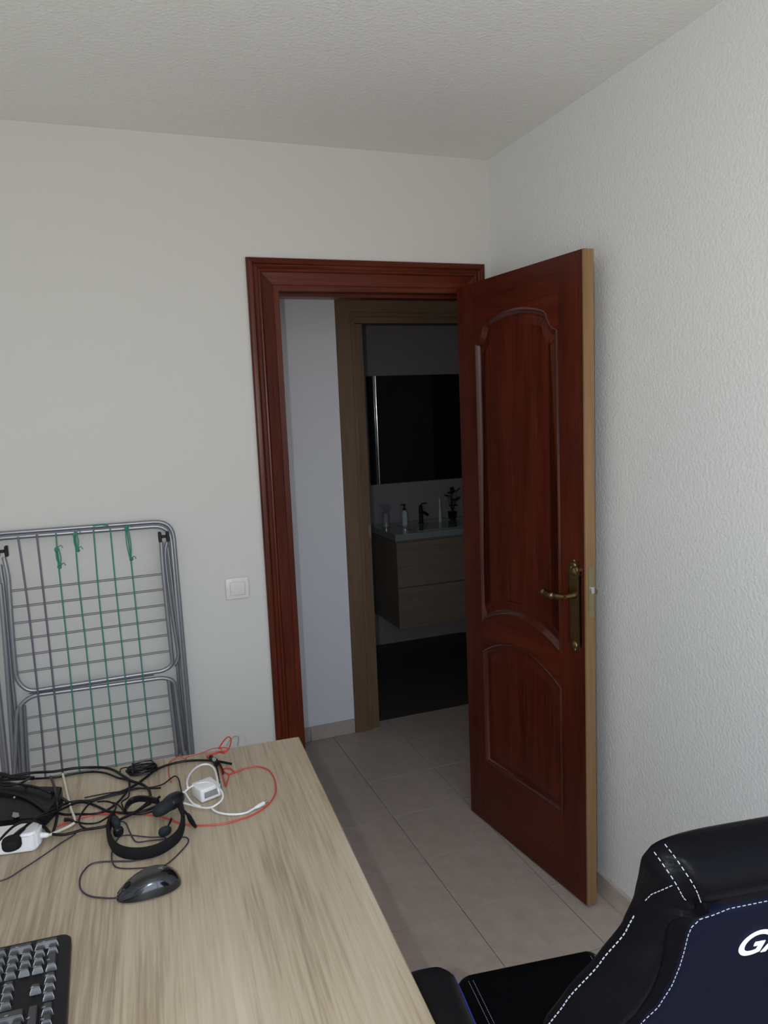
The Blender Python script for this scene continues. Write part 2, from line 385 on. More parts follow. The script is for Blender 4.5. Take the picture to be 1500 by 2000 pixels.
def strip_plank(nm, lowc, upc, m):
    bm = bmesh.new(); V = [[bm.verts.new((x, y, z)) for x, z in c] for c in (lowc, upc) for y in (0.0, TH)]; a, b, c, d = V; n = len(lowc)
    for i in range(n-1):
        for p, q in ((a, c), (b, d), (a, b), (c, d)): bm.faces.new((p[i], p[i+1], q[i+1], q[i]))
    for i in (0, n-1): bm.faces.new((a[i], b[i], d[i], c[i]))
    return from_bm(nm, bm, m, door)
plank('stile', [(0, LH0), (SI0-.0006, LH0), (SI0-.0006, LH1), (0, LH1)], M['mah_z'])
plank('stile', [(SI1+.0006, LH0), (LW-.006, LH0), (LW-.006, LH1), (SI1+.0006, LH1)], M['mah_z'])
plank('edge_strip', [(LW-.006, LH0), (LW, LH0), (LW, LH1), (LW-.006, LH1)], M['edge'])
plank('rail', [(SI0, LH0), (SI1, LH0), (SI1, 0.262), (SI0, 0.262)], M['mah_x'])
strip_plank('rail', list(reversed(low_top)), bot, M['mah_x'])
tc_ = list(reversed(top_r + mid + top_l)); strip_plank('rail', tc_, [(x, LH1) for x, z in tc_], M['mah_x'])
def inset(poly, d):
    n = len(poly); res = []
    for i in range(n):
        p0, p1, p2 = Vector(poly[i-1]), Vector(poly[i]), Vector(poly[(i+1) % n])
        a, b = (p1-p0).normalized(), (p2-p1).normalized(); na, nb = Vector((-a.y, a.x)), Vector((-b.y, b.x))
        k = na+nb; k = k.normalized() if k.length > 1e-6 else na; c = max(k.dot(na), 0.45); q = p1 + k*(d/c); res.append((q.x, q.y))
    return res
def field(poly, m):
    """moulding ring and a raised field inside it, on both faces"""
    for sgn, yb in ((1, 0.0), (-1, TH)):
        rings = [(0.0, 0.0), (0.001, -.004), (.005, -.006), (.009, -.003), (.013, .006), (.018, .009), (.024, .009)]
        bm = bmesh.new(); L = []
        for d, dy in rings:
            L.append([bm.verts.new((x, yb + sgn*dy, z)) for x, z in inset(poly, d)])
        n = len(poly)
        for A, B in zip(L, L[1:]):
            for i in range(n): bm.faces.new((A[i], A[(i+1) % n], B[(i+1) % n], B[i]))
        from_bm('moulding', bm, M['mah_mould'], door, True, 0.8)
    bm = bmesh.new(); Ls = []
    for d, dy in ((.020, .0085), (.026, .0085), (.052, .003)):
        Ls.append([(x, z, dy) for x, z in inset(poly, d)])
    n = len(poly); F = [[bm.verts.new((x, dy, z)) for x, z, dy in r] for r in Ls]; Bk = [[bm.verts.new((x, TH-dy, z)) for x, z, dy in r] for r in Ls]
    for R_ in (F, Bk):
        for A, B in zip(R_, R_[1:]):
            for i in range(n): bm.faces.new((A[i], A[(i+1) % n], B[(i+1) % n], B[i]))
        bm.faces.new(R_[-1])
    for i in range(n): bm.faces.new((F[0][i], F[0][(i+1) % n], Bk[0][(i+1) % n], Bk[0][i]))
    bmesh.ops.triangulate(bm, faces=[f for f in bm.faces if len(f.verts) > 4])
    from_bm('panel', bm, m, door)
field(upper, M['mah_z']); field(lower, M['mah_z'])
# brass escutcheon and lever, both faces
def scallop(cx, cz, h, wd, up=1):
    pts = [(.5, 0), (.62, .10), (.50, .22), (.66, .36), (.60, .52), (.42, .60), (.46, .74), (.30, .86), (.12, .92), (0, 1.0)]
    r = [(cx + wd*a, cz + up*h*b) for a, b in pts]; l = [(cx - wd*a, cz + up*h*b) for a, b in reversed(pts[:-1])]
    return r + l
pc = 0.638
for sgn, yb in ((-1, 0.0), (1, TH)):
    y0, y1 = (yb-.005, yb) if sgn < 0 else (yb, yb+.005)
    topf = scallop(pc, 1.078, .054, .043, 1); botf = scallop(pc, .872, .034, .043, -1)
    poly = [(pc+.0215, .872), (pc+.0215, 1.078)] + topf + [(pc-.0215, 1.078), (pc-.0215, .872)] + list(reversed(botf))
    bm = bmesh.new(); prism(bm, poly, 1, y0, y1); bmesh.ops.triangulate(bm, faces=[f for f in bm.faces if len(f.verts) > 4])
    yo = y0 if sgn < 0 else y1
    for zc, rr in ((1.092, .014), (1.112, .009), (1.126, .005), (.860, .013), (.846, .007)):
        bmesh.ops.create_uvsphere(bm, u_segments=12, v_segments=8, radius=rr, matrix=Matrix.Translation((pc, yo, zc)) @ Matrix.Diagonal((1, .45, 1, 1)))
    for dx in (-.012, .012):
        bmesh.ops.create_uvsphere(bm, u_segments=10, v_segments=6, radius=.007, matrix=Matrix.Translation((pc+dx, yo, 1.098)) @ Matrix.Diagonal((1, .5, 1.5, 1)))
        bx(bm, (pc+dx*1.4-.0012, yo-.0018, .885), (pc+dx*1.4+.0012, yo+.0018, 1.065))
    plate = from_bm('handle_plate', bm, M['brass'], door)
    o_ = yb + sgn*.005
    bm = bmesh.new()
    sweep(bm, [Vector((pc, o_, 1.018)), Vector((pc, o_+sgn*.012, 1.018)), Vector((pc, o_+sgn*.034, 1.018))], .010, 14, rfun=lambda t: 1.2-.5*t)
    P = bend([(pc+.002, o_+sgn*.036, 1.018), (pc-.02, o_+sgn*.042, 1.016), (pc-.055, o_+sgn*.046, 1.013), (pc-.080, o_+sgn*.046, 1.016), (pc-.104, o_+sgn*.045, 1.019)], .02)
    sweep(bm, P, .0085, 14, rfun=lambda t: 1.0+.35*math.sin(t*PI*1.0)**2 - .35*math.exp(-((t-.35)/.04)**2) + (.35 if t > .9 else 0))
    bmesh.ops.create_uvsphere(bm, u_segments=12, v_segments=8, radius=.011, matrix=Matrix.Translation((pc-.046, o_+sgn*.046, 1.014)) @ Matrix.Diagonal((.5, 1, 1, 1)))
    from_bm('lever', bm, M['brass'], door, True, 0.8)
box('latch_plate', (LW-.001, .010, .955), (LW+.0012, .030, 1.112), M['dull_brass'], door)
box('latch_bolt', (LW, .0135, 1.030), (LW+.010, .0265, 1.052), M['chrome'], door, .003)
for hz in (0.25, 1.05, 1.83):
    bm = bmesh.new(); lathe(bm, [(.006, hz-.045), (.006, hz+.045)], (-.004, TH+.004, 0), 12); bx(bm, (-.004, TH-.001, hz-.04), (.025, TH+.002, hz+.04)); from_bm('hinge', bm, M['brass'], door)

# ------------------------------------------------------------------ light switch
sw = thing('light_switch', 'white square light switch on the wall left of the mahogany door casing', 'switch', (-1.0205, 0, 1.0155))
box('cover_plate', (-.0405, -.009, -.0375), (.0405, -.0005, .0375), M['switch'], sw, .004, 3)
box('rocker', (-.026, -.0125, -.0235), (.026, -.008, .0235), M['switch'], sw, .003, 3, mtx=Matrix.Rotation(.05, 4, 'X'))

#@@OBJECTS

# ------------------------------------------------------------------ desk
DT = 0.75
DC = Vector((-0.9929, -0.6989)); DA = -0.0589
desk = thing('desk', 'large desk with a pale oak grain top in front of the drying rack', 'desk', (DC.x, DC.y, 0), DA)
DLX, DLY, DTH = 1.45, 1.20, 0.025
box('desktop', (-DLX, -DLY, DT-DTH), (0, 0, DT-.0006), M['desk'], desk, .0012, 1)
box('edge_band', (0.0002, -DLY+.001, DT-DTH+.001), (0.0008, -.001, DT-.0014), M['desk_edge'], desk)
for lx in (-.07, -DLX+.02):
    for ly in (-.07, -DLY+.02): box('leg', (lx, ly, 0.0), (lx+.05, ly+.05, DT-DTH), M['white_metal'], desk, .003, 1)
box('frame_rail', (-DLX+.07, -.055, DT-DTH-.04), (-.07, -.035, DT-DTH), M['white_metal'], desk); box('frame_rail', (-DLX+.07, -DLY+.035, DT-DTH-.04), (-.07, -DLY+.055, DT-DTH), M['white_metal'], desk)

# ------------------------------------------------------------------ folded drying rack leaning on the wall
rack = thing('drying_rack', 'folded grey metal clothes drying rack leaning against the wall behind the desk', 'rack', (-1.5, -0.07, 0))
def rk(nm, pts, r, m, n=6, seg=8, rad=None):
    P = bend(pts, rad) if rad else catmull(pts, n)
    bm = bmesh.new(); sweep(bm, P, r, seg); return part_w(from_bm(nm, bm, m, rack, True, 0.9), rack)
FL = -1.795      # left outer tube, at the floor
def outer(yo, dx, dz):
    a = [(-1.255+dx*.2-.0, yo-.05, 0.012)]
    return [(-1.784-dx, yo-.05, 0.012), (-1.782-dx, yo, 1.268+dz), (-1.232+dx, yo, 1.262+dz), (-1.226+dx, yo-.05, 0.012)]
rk('outer_frame', outer(-.045, 0.0, 0.0), .0078, M['white_metal'], rad=.055)
rk('outer_frame', outer(-.028, 0.010, 0.012), .0070, M['white_metal'], rad=.06)
# upper wing: U frame with rounded lower corners, two nested tubes
rk('wing_frame', [(-1.7247, -0.085, 1.2139), (-1.718, -0.085, 1.1579), (-1.7221, -0.085, 1.0468), (-1.7254, -0.085, 0.9343), (-1.7267, -0.085, 0.8256), (-1.6978, -0.085, 0.7866), (-1.2908, -0.085, 0.7875), (-1.2613, -0.085, 0.8032), (-1.2646, -0.085, 0.9515), (-1.2676, -0.085, 1.1227), (-1.2663, -0.085, 1.2152)], .0068, M['white_metal'], rad=.035)
rk('wing_frame', [(-1.7389, -0.07, 1.1892), (-1.7364, -0.07, 1.1093), (-1.738, -0.07, 0.9807), (-1.7415, -0.07, 0.7956), (-1.7411, -0.07, 0.6845), (-1.7464, -0.07, 0.5165)], .0068, M['white_metal'])
rk('wing_frame', [(-1.2474, -0.072, 1.2114), (-1.2568, -0.072, 1.1588), (-1.2514, -0.072, 1.0041), (-1.2411, -0.072, 0.8518), (-1.2437, -0.072, 0.817), (-1.2563, -0.072, 0.7955)], .0060, M['white_metal'])
rk('wing_frame', [(-1.2466, -0.06, 1.2096), (-1.2428, -0.06, 1.1039), (-1.2376, -0.06, 0.9415), (-1.2365, -0.06, 0.8241), (-1.2404, -0.06, 0.8011)], .0050, M['white_metal'])
# lower wing: inverted U
rk('wing_frame', [(-1.7611, -0.085, 0.5266), (-1.7339, -0.085, 0.7361), (-1.6943, -0.085, 0.7716), (-1.2925, -0.085, 0.7645), (-1.2611, -0.085, 0.7475), (-1.2482, -0.085, 0.4767)], .0070, M['white_metal'], rad=.035)
rk('wing_frame', [(-1.6975, -0.068, 0.7774), (-1.3229, -0.068, 0.7769)], .0058, M['white_metal'])
rk('wing_leg', [(-1.7154, -0.072, 0.7391), (-1.7256, -0.072, 0.5016)], .0060, M['white_metal'])
rk('wing_leg', [(-1.723, -0.09, 0.7442), (-1.7354, -0.09, 0.512)], .0060, M['white_metal'])
rk('wing_leg', [(-1.2782, -0.085, 0.7533), (-1.2702, -0.085, 0.4813)], .0068, M['white_metal'])
rk('wing_leg', [(-1.2684, -0.068, 0.7402), (-1.257, -0.068, 0.4712)], .0062, M['white_metal'])
rk('leg', [(-1.7433, -0.08, 1.1334), (-1.7473, -0.08, 0.947), (-1.7618, -0.08, 0.5244)], .0072, M['white_metal'])
rk('leg', [(-1.2437, -0.05, 0.8045), (-1.2435, -0.05, 0.7032), (-1.2374, -0.05, 0.4593)], .0060, M['white_metal'])
# run the wings and legs on down to the floor
for px_, yy in ((-1.700, -.10), (-1.668, -.095), (-1.262, -.10), (-1.244, -.085)):
    rk('lower_leg', [(px_, yy, .50), (px_+.004*(1 if px_ > -1.5 else -1), yy-.02, .012)], .0065, M['white_metal'])
def wires(rows, y):
    for (x0, y0), (x1, y1) in rows:
        pass
for seg_ in [[(-1.7167, -0.088, 1.1101), (-1.2713, -0.088, 1.1118)], [(-1.7168, -0.088, 1.0596), (-1.2726, -0.088, 1.0611)], [(-1.717, -0.088, 1.0088), (-1.2685, -0.088, 1.0094)], [(-1.7195, -0.088, 0.958), (-1.2642, -0.088, 0.9602)], [(-1.7221, -0.088, 0.9059), (-1.2628, -0.088, 0.9082)], [(-1.7223, -0.088, 0.8537), (-1.2642, -0.088, 0.8535)], [(-1.7101, -0.088, 0.7045), (-1.2811, -0.088, 0.7043)], [(-1.7125, -0.088, 0.6537), (-1.2797, -0.088, 0.651)], [(-1.7117, -0.088, 0.6003), (-1.2783, -0.088, 0.5973)], [(-1.712, -0.088, 0.5451), (-1.2758, -0.088, 0.5432)], [(-1.7123, -0.088, 0.5004), (-1.2749, -0.088, 0.4956)]]:
    a, b = Vector(seg_[0]), Vector(seg_[1])
    for dz in (0.0012, -.0035):
        rk('wire', [a+Vector((0, 0, dz)), b+Vector((0, 0, dz))], .0015, M['wire'], n=1, seg=5)
for k, seg_ in enumerate([[(-1.6789, -0.098, 1.2739), (-1.6715, -0.098, 1.0538), (-1.67, -0.098, 0.7098), (-1.6741, -0.098, 0.491)], [(-1.627, -0.098, 1.2757), (-1.6247, -0.098, 1.0585), (-1.6238, -0.098, 0.8678), (-1.6233, -0.098, 0.4913)], [(-1.5736, -0.098, 1.2743), (-1.5748, -0.098, 1.1652), (-1.5728, -0.098, 0.8874), (-1.5738, -0.098, 0.4806)], [(-1.5202, -0.098, 1.2745), (-1.5223, -0.098, 1.1106), (-1.5186, -0.098, 0.8511), (-1.5174, -0.098, 0.4683)], [(-1.4657, -0.098, 1.2763), (-1.4678, -0.098, 1.0601), (-1.466, -0.098, 0.8427), (-1.4631, -0.098, 0.4565)], [(-1.4167, -0.098, 1.2755), (-1.4157, -0.098, 1.0757), (-1.4125, -0.098, 0.8342), (-1.4091, -0.098, 0.4566)], [(-1.3687, -0.098, 1.2727), (-1.3633, -0.098, 1.1635), (-1.3586, -0.098, 0.8199), (-1.3527, -0.098, 0.4564)]]):
    rk('cord', seg_, .0030 if k < 2 else .0023, M['string_v'] if k < 2 else M['string_g'], n=4, seg=6)
for a, b in [[(-1.574, -0.1, 1.2269), (-1.5707, -0.1, 1.1716)], [(-1.5192, -0.1, 1.2678), (-1.5173, -0.1, 1.2173)], [(-1.3679, -0.1, 1.2712), (-1.3638, -0.1, 1.1706)]]:
    a, b = Vector(a), Vector(b); bm = bmesh.new()
    for q in (a, b):
        for k in range(4):
            d = Vector((random.uniform(-.004, .004), random.uniform(-.002, .002), random.uniform(-.005, .005)))
            bmesh.ops.create_uvsphere(bm, u_segments=8, v_segments=6, radius=.005, matrix=Matrix.Translation(q+d))
        sweep(bm, [q+Vector((0, 0, .004)), q+Vector((.012, -.002, .010)), q+Vector((.016, -.002, .001))], .0016, 5)
    for dx in (-.004, .0, .004): sweep(bm, catmull([a+Vector((dx, 0, 0)), a.lerp(b, .5)+Vector((dx*1.5, -.002, 0)), b+Vector((dx*.4, 0, 0))], 5), .0018, 6)
    part_w(from_bm('knot', bm, M['string_g'], rack, True, 0.9), rack)
rk('knot', [(-1.4668, -0.04, 1.2804), (-1.4437, -0.04, 1.2815), (-1.4209, -0.04, 1.2783)], .0030, M['string_g'])
for cx, cz in [(-1.2562, 1.2314), (-1.7263, 1.2318)]:
    bm = bmesh.new()
    for dx in (-.013, .011): bx(bm, (cx+dx-.005, -.098, cz-.016), (cx+dx+.005, -.074, cz+.016), .002, 1)
    bx(bm, (cx-.013, -.092, cz-.004), (cx+.012, -.080, cz+.005), .001, 1)
    part_w(from_bm('clip', bm, M['black'], rack), rack)
for fx, yy in ((-1.784, -.095), (-1.226, -.095)):
    bm = bmesh.new(); lathe(bm, [(.010, 0.0), (.011, .01), (.010, .03), (.0078, .032)], (fx, yy, 0), 12); part_w(from_bm('foot_cap', bm, M['black'], rack, True, .8), rack)

# ------------------------------------------------------------------ keyboard (turned so its right end faces the door)
KA = math.atan2(-0.05, -1.0)
kb = thing('keyboard', 'black full-size keyboard with worn white key legends at the near left of the desk', 'keyboard', (-1.5360, -1.322, DT), -PI/2)
# local x: away from the camera's right hand edge ... x runs towards the keyboard's left end, y towards its back
def kbm(nm, bm, m, sm=False, auto=None): return from_bm(nm, bm, m, kb, sm, auto)
KL, KW = 0.452, 0.158
bm = bmesh.new()
poly = []
for cx, cy, a0 in ((.014, -.014, 90), (.014, -KW+.014, 180), (KL-.014, -KW+.014, 270), (KL-.014, -.014, 0)):
    for k in range(6): a = math.radians(a0 + k*18); poly.append((cx+.014*math.cos(a), cy+.014*math.sin(a)))
lo = [bm.verts.new((x, y, 0.002)) for x, y in poly]; mi = [bm.verts.new((x, y, .014 + .007*(-y/KW))) for x, y in poly]
hi = [bm.verts.new((x*.985+.003, y*.975-.002, .0175 + .008*(-y/KW))) for x, y in poly]; n = len(poly)
for A, B in ((lo, mi), (mi, hi)):
    for i in range(n): bm.faces.new((A[i], A[(i+1) % n], B[(i+1) % n], B[i]))
bm.faces.new(hi); bm.faces.new(lo[::-1]); kbm('case', bm, M['black'])
U = .0190
cap_cache = {}
def cap(w_, d_):
    key = (round(w_, 4), round(d_, 4))
    if key in cap_cache: return cap_cache[key]
    bm = bmesh.new(); a, b = w_/2-.0011, d_/2-.0011; t, u = a-.0044, b-.0030
    r0 = [bm.verts.new(p) for p in ((-a, -b, 0), (a, -b, 0), (a, b, 0), (-a, b, 0))]
    r1 = [bm.verts.new(p) for p in ((-t, -u, .0095), (t, -u, .0095), (t, u, .0095), (-t, u, .0095))]
    bm.faces.new(r1)
    for i in range(4): bm.faces.new((r0[i], r0[(i+1) % 4], r1[(i+1) % 4], r1[i]))
    bmesh.ops.bevel(bm, geom=[e_ for e_ in bm.edges if not e_.is_boundary], offset=.0009, segments=2, affect='EDGES')
    o = from_bm('key', bm, M['key'], kb, True, 0.9); cap_cache[key] = o.data; C.objects.unlink(o); bpy.data.objects.remove(o); return cap_cache[key]
leg_cache = []
def legend_mesh(k):
    """small printed glyph-like strokes on the cap's upper left, read from the front edge"""
    while len(leg_cache) <= k:
        rnd = random.Random(40+len(leg_cache)); bm = bmesh.new()
        segs = [((0, 0), (0, .004)), ((0, .004), (.0022, .004)), ((.0022, .004), (.0022, .002)), ((0, .002), (.0022, .002)), ((.0022, .002), (.0022, 0)), ((0, 0), (.0022, 0))]
        for (xa, ya), (xb, yb_) in rnd.sample(segs, 4):
            x0, x1, y0, y1 = min(xa, xb)-.0003, max(xa, xb)+.0003, min(ya, yb_)-.0003, max(ya, yb_)+.0003
            vs = [bm.verts.new(p) for p in ((x0, y0, 0), (x1, y0, 0), (x1, y1, 0), (x0, y1, 0))]; bm.faces.new(vs)
        me = bpy.data.meshes.new('legend'); bm.to_mesh(me); bm.free(); me.materials.append(M['legend']); leg_cache.append(me)
    return leg_cache[k]
def put_key(c0, r0, w_=1.0, d_=1.0, lg=True):
    """c0: units from the right end (column centre start), r0: units from the front edge"""
    me = cap(w_*U, d_*U); o = bpy.data.objects.new('key', me); link(o, kb)
    x = .0135 + (c0 + w_/2)*U; y = -.0165 - (r0 + d_/2)*U
    z = .0172 + .008*(-y/KW)
    o.location = (x, y, z); o.rotation_euler = (-.05, 0, 0)
    if lg:
        g = bpy.data.objects.new('legend', legend_mesh(int(c0*3+r0*5) % 7)); link(g, o); g.location = (.0034, -.0030, .00962); g.rotation_euler = (0, 0, PI)
# numpad (columns from the right end)
put_key(0, 0, 1, 2); put_key(0, 2, 1, 2); put_key(0, 4)
put_key(1, 0); put_key(2, 0, 2, 1)
for r in (1, 2, 3, 4):
    for c in (1, 2, 3): put_key(c, r)
# arrows and navigation block
for c in (4.4, 5.4, 6.4): put_key(c, 0)
put_key(5.4, 1)
for r in (3, 4):
    for c in (4.4, 5.4, 6.4): put_key(c, r)
for c in (4.4, 5.4, 6.4): put_key(c, 5.4)
# main block
c0 = 7.8
for c, w_ in ((0, 1.25), (1.25, 1.25), (2.5, 1.25), (3.75, 1.25), (5.0, 6.0), (11, 1.25), (12.25, 1.25), (13.5, 1.25)): put_key(c0+c, 0, w_, 1)
put_key(c0, 1, 2.75, 1)
for k in range(10): put_key(c0+2.75+k, 1)
put_key(c0+12.75, 1, 2.0, 1)
put_key(c0, 2, 1.25, 2)
for k in range(12): put_key(c0+1.25+k, 2)
put_key(c0+13.25, 2, 1.5, 1)
for k in range(12): put_key(c0+1.5+k, 3)
put_key(c0+13.5, 3, 1.25, 1)
put_key(c0, 4, 2, 1)
for k in range(13): put_key(c0+2+k*.98, 4)
for k in range(13): put_key(c0+k*1.13, 5.4)

# ------------------------------------------------------------------ mouse
mo = thing('computer_mouse', 'black glossy computer mouse in front of the headset', 'mouse', (-1.4080, -1.2330, DT), PI + 0.10)
def superell(t, a, b, n): 
    c, s = math.cos(t), math.sin(t); return a*math.copysign(abs(c)**(2/n), c), b*math.copysign(abs(s)**(2/n), s)
def mouse_shell(z0, z1, hfun, rfun, nm, m, asym=0.0):
    bm = bmesh.new(); NR, NA = 16, 44; rings = []
    for i in range(NR+1):
        f = i/NR
        ring = []
        for k in range(NA):
            t = 2*PI*k/NA; x, y = superell(t, .0575, .0315, 2.35); y *= 1 - .12*(x/.0575)
            s = math.cos(f*PI/2)**.55 if f < 1 else 0.0
            zz = math.sin(f*PI/2)
            xx, yy = x*s, y*s
            hmax = .038 - .016*((xx+.012)/.0575)**2*(1.15 if xx > 0 else .8)
            ring.append(bm.verts.new((xx, yy, z0 + (hmax-z0)*zz)))
        rings.append(ring)
        if f == 1: break
    for A, B in zip(rings, rings[1:]):
        for k in range(NA): bm.faces.new((A[k], A[(k+1) % NA], B[(k+1) % NA], B[k]))
    bm.faces.new(rings[0][::-1]); bmesh.ops.remove_doubles(bm, verts=bm.verts, dist=1e-5)
    return from_bm(nm, bm, m, mo, True, 1.2)
mouse_shell(.003, 0, None, None, 'shell', M['black_gloss'])
def msurf(f, t):
    x, y = superell(t, .0575, .0315, 2.35); y *= 1 - .12*(x/.0575); q = math.cos(f*PI/2)**.55
    xx = x*q; hmax = .038 - .016*((xx+.012)/.0575)**2*(1.15 if xx > 0 else .8); return Vector((xx, y*q, .003 + (hmax-.003)*math.sin(f*PI/2)))
for sgn in (-1, 1):
    pts = [msurf(.22+.34*math.sin(PI*k/14), sgn*(.30+(PI-.62)*k/14)) for k in range(15)]
    tube('highlight_strip', pts, .0013, M['strip'], mo, 4, 8)  # highlight along each flank, modelled as a thin shiny strip
box('base', (-.040, -.020, .0), (.040, .020, .005), M['black'], mo, .0018, 1)
bm = bmesh.new(); pts = [msurf(.80, 0.55), msurf(.62, 0.30), msurf(.52, 0.0), msurf(.62, -.30), msurf(.80, -.55)]
sweep(bm, catmull(pts, 4), .0006, 6); sweep(bm, catmull([msurf(.5, .0), msurf(.3, 0), msurf(.1, 0)], 3), .0006, 6); from_bm('button_seam', bm, M['black'], mo, True, .8)
bm = bmesh.new(); lathe(bm, [(.0075, -.003), (.0085, -.002), (.0085, .002), (.0075, .003)], (.034, 0, .0195), 20, 'y'); from_bm('scroll_wheel', bm, M['black_matte'], mo, True, .8)
bm = bmesh.new()
for (a, b, c, d) in ((-.026, -.001, -.0205, .0008), (-.026, .0004, -.0245, .0032), (-.021, -.003, -.0195, .0006)): bx(bm, (a, b, .0366), (c, d, .0376))
from_bm('emblem', bm, M['grey_plastic'], mo)
CAB = thing
def cord(nm, label, pts, r, m, n=8, seg=8, group=None, **kw):
    o = tube(nm, pts, r, m, None, n, seg, **kw); return tag(o, label, 'cable', group)
mc = tube('mouse_cord', [(-1.4628, -1.2534, 0.764), (-1.4726, -1.2377, 0.756), (-1.4884, -1.223, 0.752), (-1.5093, -1.2086, 0.752), (-1.5237, -1.1853, 0.752), (-1.5285, -1.1565, 0.752), (-1.5248, -1.127, 0.752), (-1.5104, -1.1024, 0.752), (-1.4917, -1.1012, 0.752), (-1.4654, -1.1109, 0.752), (-1.4353, -1.1237, 0.752), (-1.4125, -1.1266, 0.752), (-1.393, -1.1226, 0.752), (-1.3766, -1.1123, 0.752), (-1.3707, -1.0872, 0.752)], .0016, M['cable_violet'], None, 8, 6)
part_w(mc, mo); mc.name = 'cord'

# ------------------------------------------------------------------ headset
hs = thing('headset', 'black headset with microphone lying upside down in the cable tangle', 'headset', tuple((-1.408, -1.0365, 0.75)))
def hp(o): return part_w(o, hs)
def band(nm, pts, wdt, thk, m, n=8):
    """strap: width along z, thin radially"""
    P = catmull(pts, n); bm = bmesh.new(); rings = []
    for i, p in enumerate(P):
        t = (P[min(i+1, len(P)-1)] - P[max(i-1, 0)]).normalized(); s = t.cross(Vector((0, 0, 1))).normalized(); zz = s.cross(t).normalized()
        ring = []
        for k in range(12):
            a = 2*PI*k/12; ca, sa = math.cos(a), math.sin(a)
            ring.append(bm.verts.new(p + s*thk*math.copysign(abs(ca)**.6, ca) + zz*wdt*math.copysign(abs(sa)**.6, sa)))
        rings.append(ring)
    for A, B in zip(rings, rings[1:]):
        for k in range(12): bm.faces.new((A[k], A[(k+1) % 12], B[(k+1) % 12], B[k]))
    bm.faces.new(rings[0][::-1]); bm.faces.new(rings[-1]); return hp(from_bm(nm, bm, m, None, True, 1.0))
band('headband', [(-1.4633, -0.9544, 0.767), (-1.4699, -0.9701, 0.765), (-1.4748, -0.9962, 0.763), (-1.4742, -1.0275, 0.763), (-1.4693, -1.0614, 0.764), (-1.4594, -1.0913, 0.765), (-1.444, -1.1129, 0.766), (-1.4241, -1.1257, 0.766), (-1.4014, -1.131, 0.766), (-1.3792, -1.127, 0.766), (-1.3584, -1.1129, 0.766), (-1.342, -1.0934, 0.766), (-1.332, -1.0701, 0.769), (-1.3271, -1.0462, 0.775), (-1.3266, -1.0262, 0.783), (-1.3297, -1.013, 0.791)], .0125, .0042, M['black_matte'])
band('slider', [(-1.4395, -0.9375, 0.763), (-1.4359, -0.925, 0.767), (-1.4259, -0.9136, 0.771), (-1.4113, -0.9171, 0.775), (-1.3973, -0.9318, 0.779), (-1.3838, -0.9551, 0.785), (-1.3708, -0.9773, 0.789)], .0075, .0028, M['black'])
def pad(nm, c, rx, ry, rz_, rot, m):
    bm = bmesh.new(); bmesh.ops.create_uvsphere(bm, u_segments=24, v_segments=14, radius=1.0)
    for v in bm.verts:
        s = 1.0/max((abs(v.co.x)**3+abs(v.co.y)**3+abs(v.co.z)**3)**(1/3), 1e-6)*.5 + .5
        v.co = Vector((v.co.x*rx*s, v.co.y*ry*s, v.co.z*rz_*s))
    bm.transform(Matrix.Translation(Vector(c)) @ rot); return hp(from_bm(nm, bm, m, None, True, 1.2))
def rotm(az, tilt): return Matrix.Rotation(az, 4, 'Z') @ Matrix.Rotation(tilt, 4, 'Y')
pad('ear_pad', (-1.3587, -0.9844, 0.778), .022, .031, .014, rotm(-.75, -.5), M['pad'])
pad('ear_cup', (-1.3402, -0.9697, 0.779), .024, .026, .016, rotm(-.6, -.4), M['black'])
pad('ear_pad', (-1.4598, -0.9894, 0.768), .0085, .017, .013, rotm(.18, 0), M['pad'])
pad('ear_cup', (-1.4554, -1.0212, 0.764), .0105, .0075, .011, rotm(.3, 0), M['black'])
pad('temple_pad', (-1.3656, -1.0571, 0.762), .0135, .0075, .010, rotm(.28, 0), M['pad'])
hp(tube('arm', [(-1.3497, -1.0339, 0.774), (-1.3541, -1.0417, 0.77), (-1.3603, -1.0543, 0.766)], .0022, M['black'], None, 6))
hp(tube('microphone_boom', [(-1.3342, -0.984, 0.78), (-1.3267, -0.999, 0.774), (-1.3189, -1.0093, 0.768), (-1.313, -1.0235, 0.763)], .0028, M['black'], None, 6))
hp(tube('microphone', [(-1.3143, -1.0088, 0.762), (-1.3101, -1.034, 0.76), (-1.3045, -1.061, 0.759)], .0046, M['black_matte'], None, 6, 12, rfun=lambda t: .75+.35*math.sin(PI*min(t*1.1, 1))))
hp(tube('cord', [(-1.4527, -0.9705, 0.758), (-1.4459, -0.9645, 0.754), (-1.4394, -0.9741, 0.752), (-1.4355, -0.9993, 0.752), (-1.4305, -1.0299, 0.752), (-1.4247, -1.0519, 0.752), (-1.417, -1.0594, 0.752), (-1.4025, -1.062, 0.752), (-1.3853, -1.0657, 0.752), (-1.3707, -1.0696, 0.752), (-1.3651, -1.0667, 0.752), (-1.3713, -1.0603, 0.752), (-1.395, -1.0495, 0.752), (-1.4133, -1.0378, 0.752), (-1.429, -1.0264, 0.752), (-1.4423, -1.0203, 0.752), (-1.453, -1.021, 0.752), (-1.4606, -1.0341, 0.752), (-1.4663, -1.0545, 0.752), (-1.4706, -1.0813, 0.752), (-1.4703, -1.1067, 0.752), (-1.4657, -1.1272, 0.752), (-1.4572, -1.1383, 0.752), (-1.4388, -1.1483, 0.752), (-1.4141, -1.157, 0.752), (-1.3917, -1.1618, 0.752), (-1.3741, -1.1644, 0.752), (-1.3575, -1.1502, 0.752), (-1.3412, -1.1296, 0.752), (-1.3287, -1.1117, 0.752), (-1.3227, -1.0956, 0.752), (-1.3257, -1.0828, 0.752), (-1.336, -1.0764, 0.752), (-1.3479, -1.0731, 0.752)], .0014, M['cable_violet'], None, 6, 6))

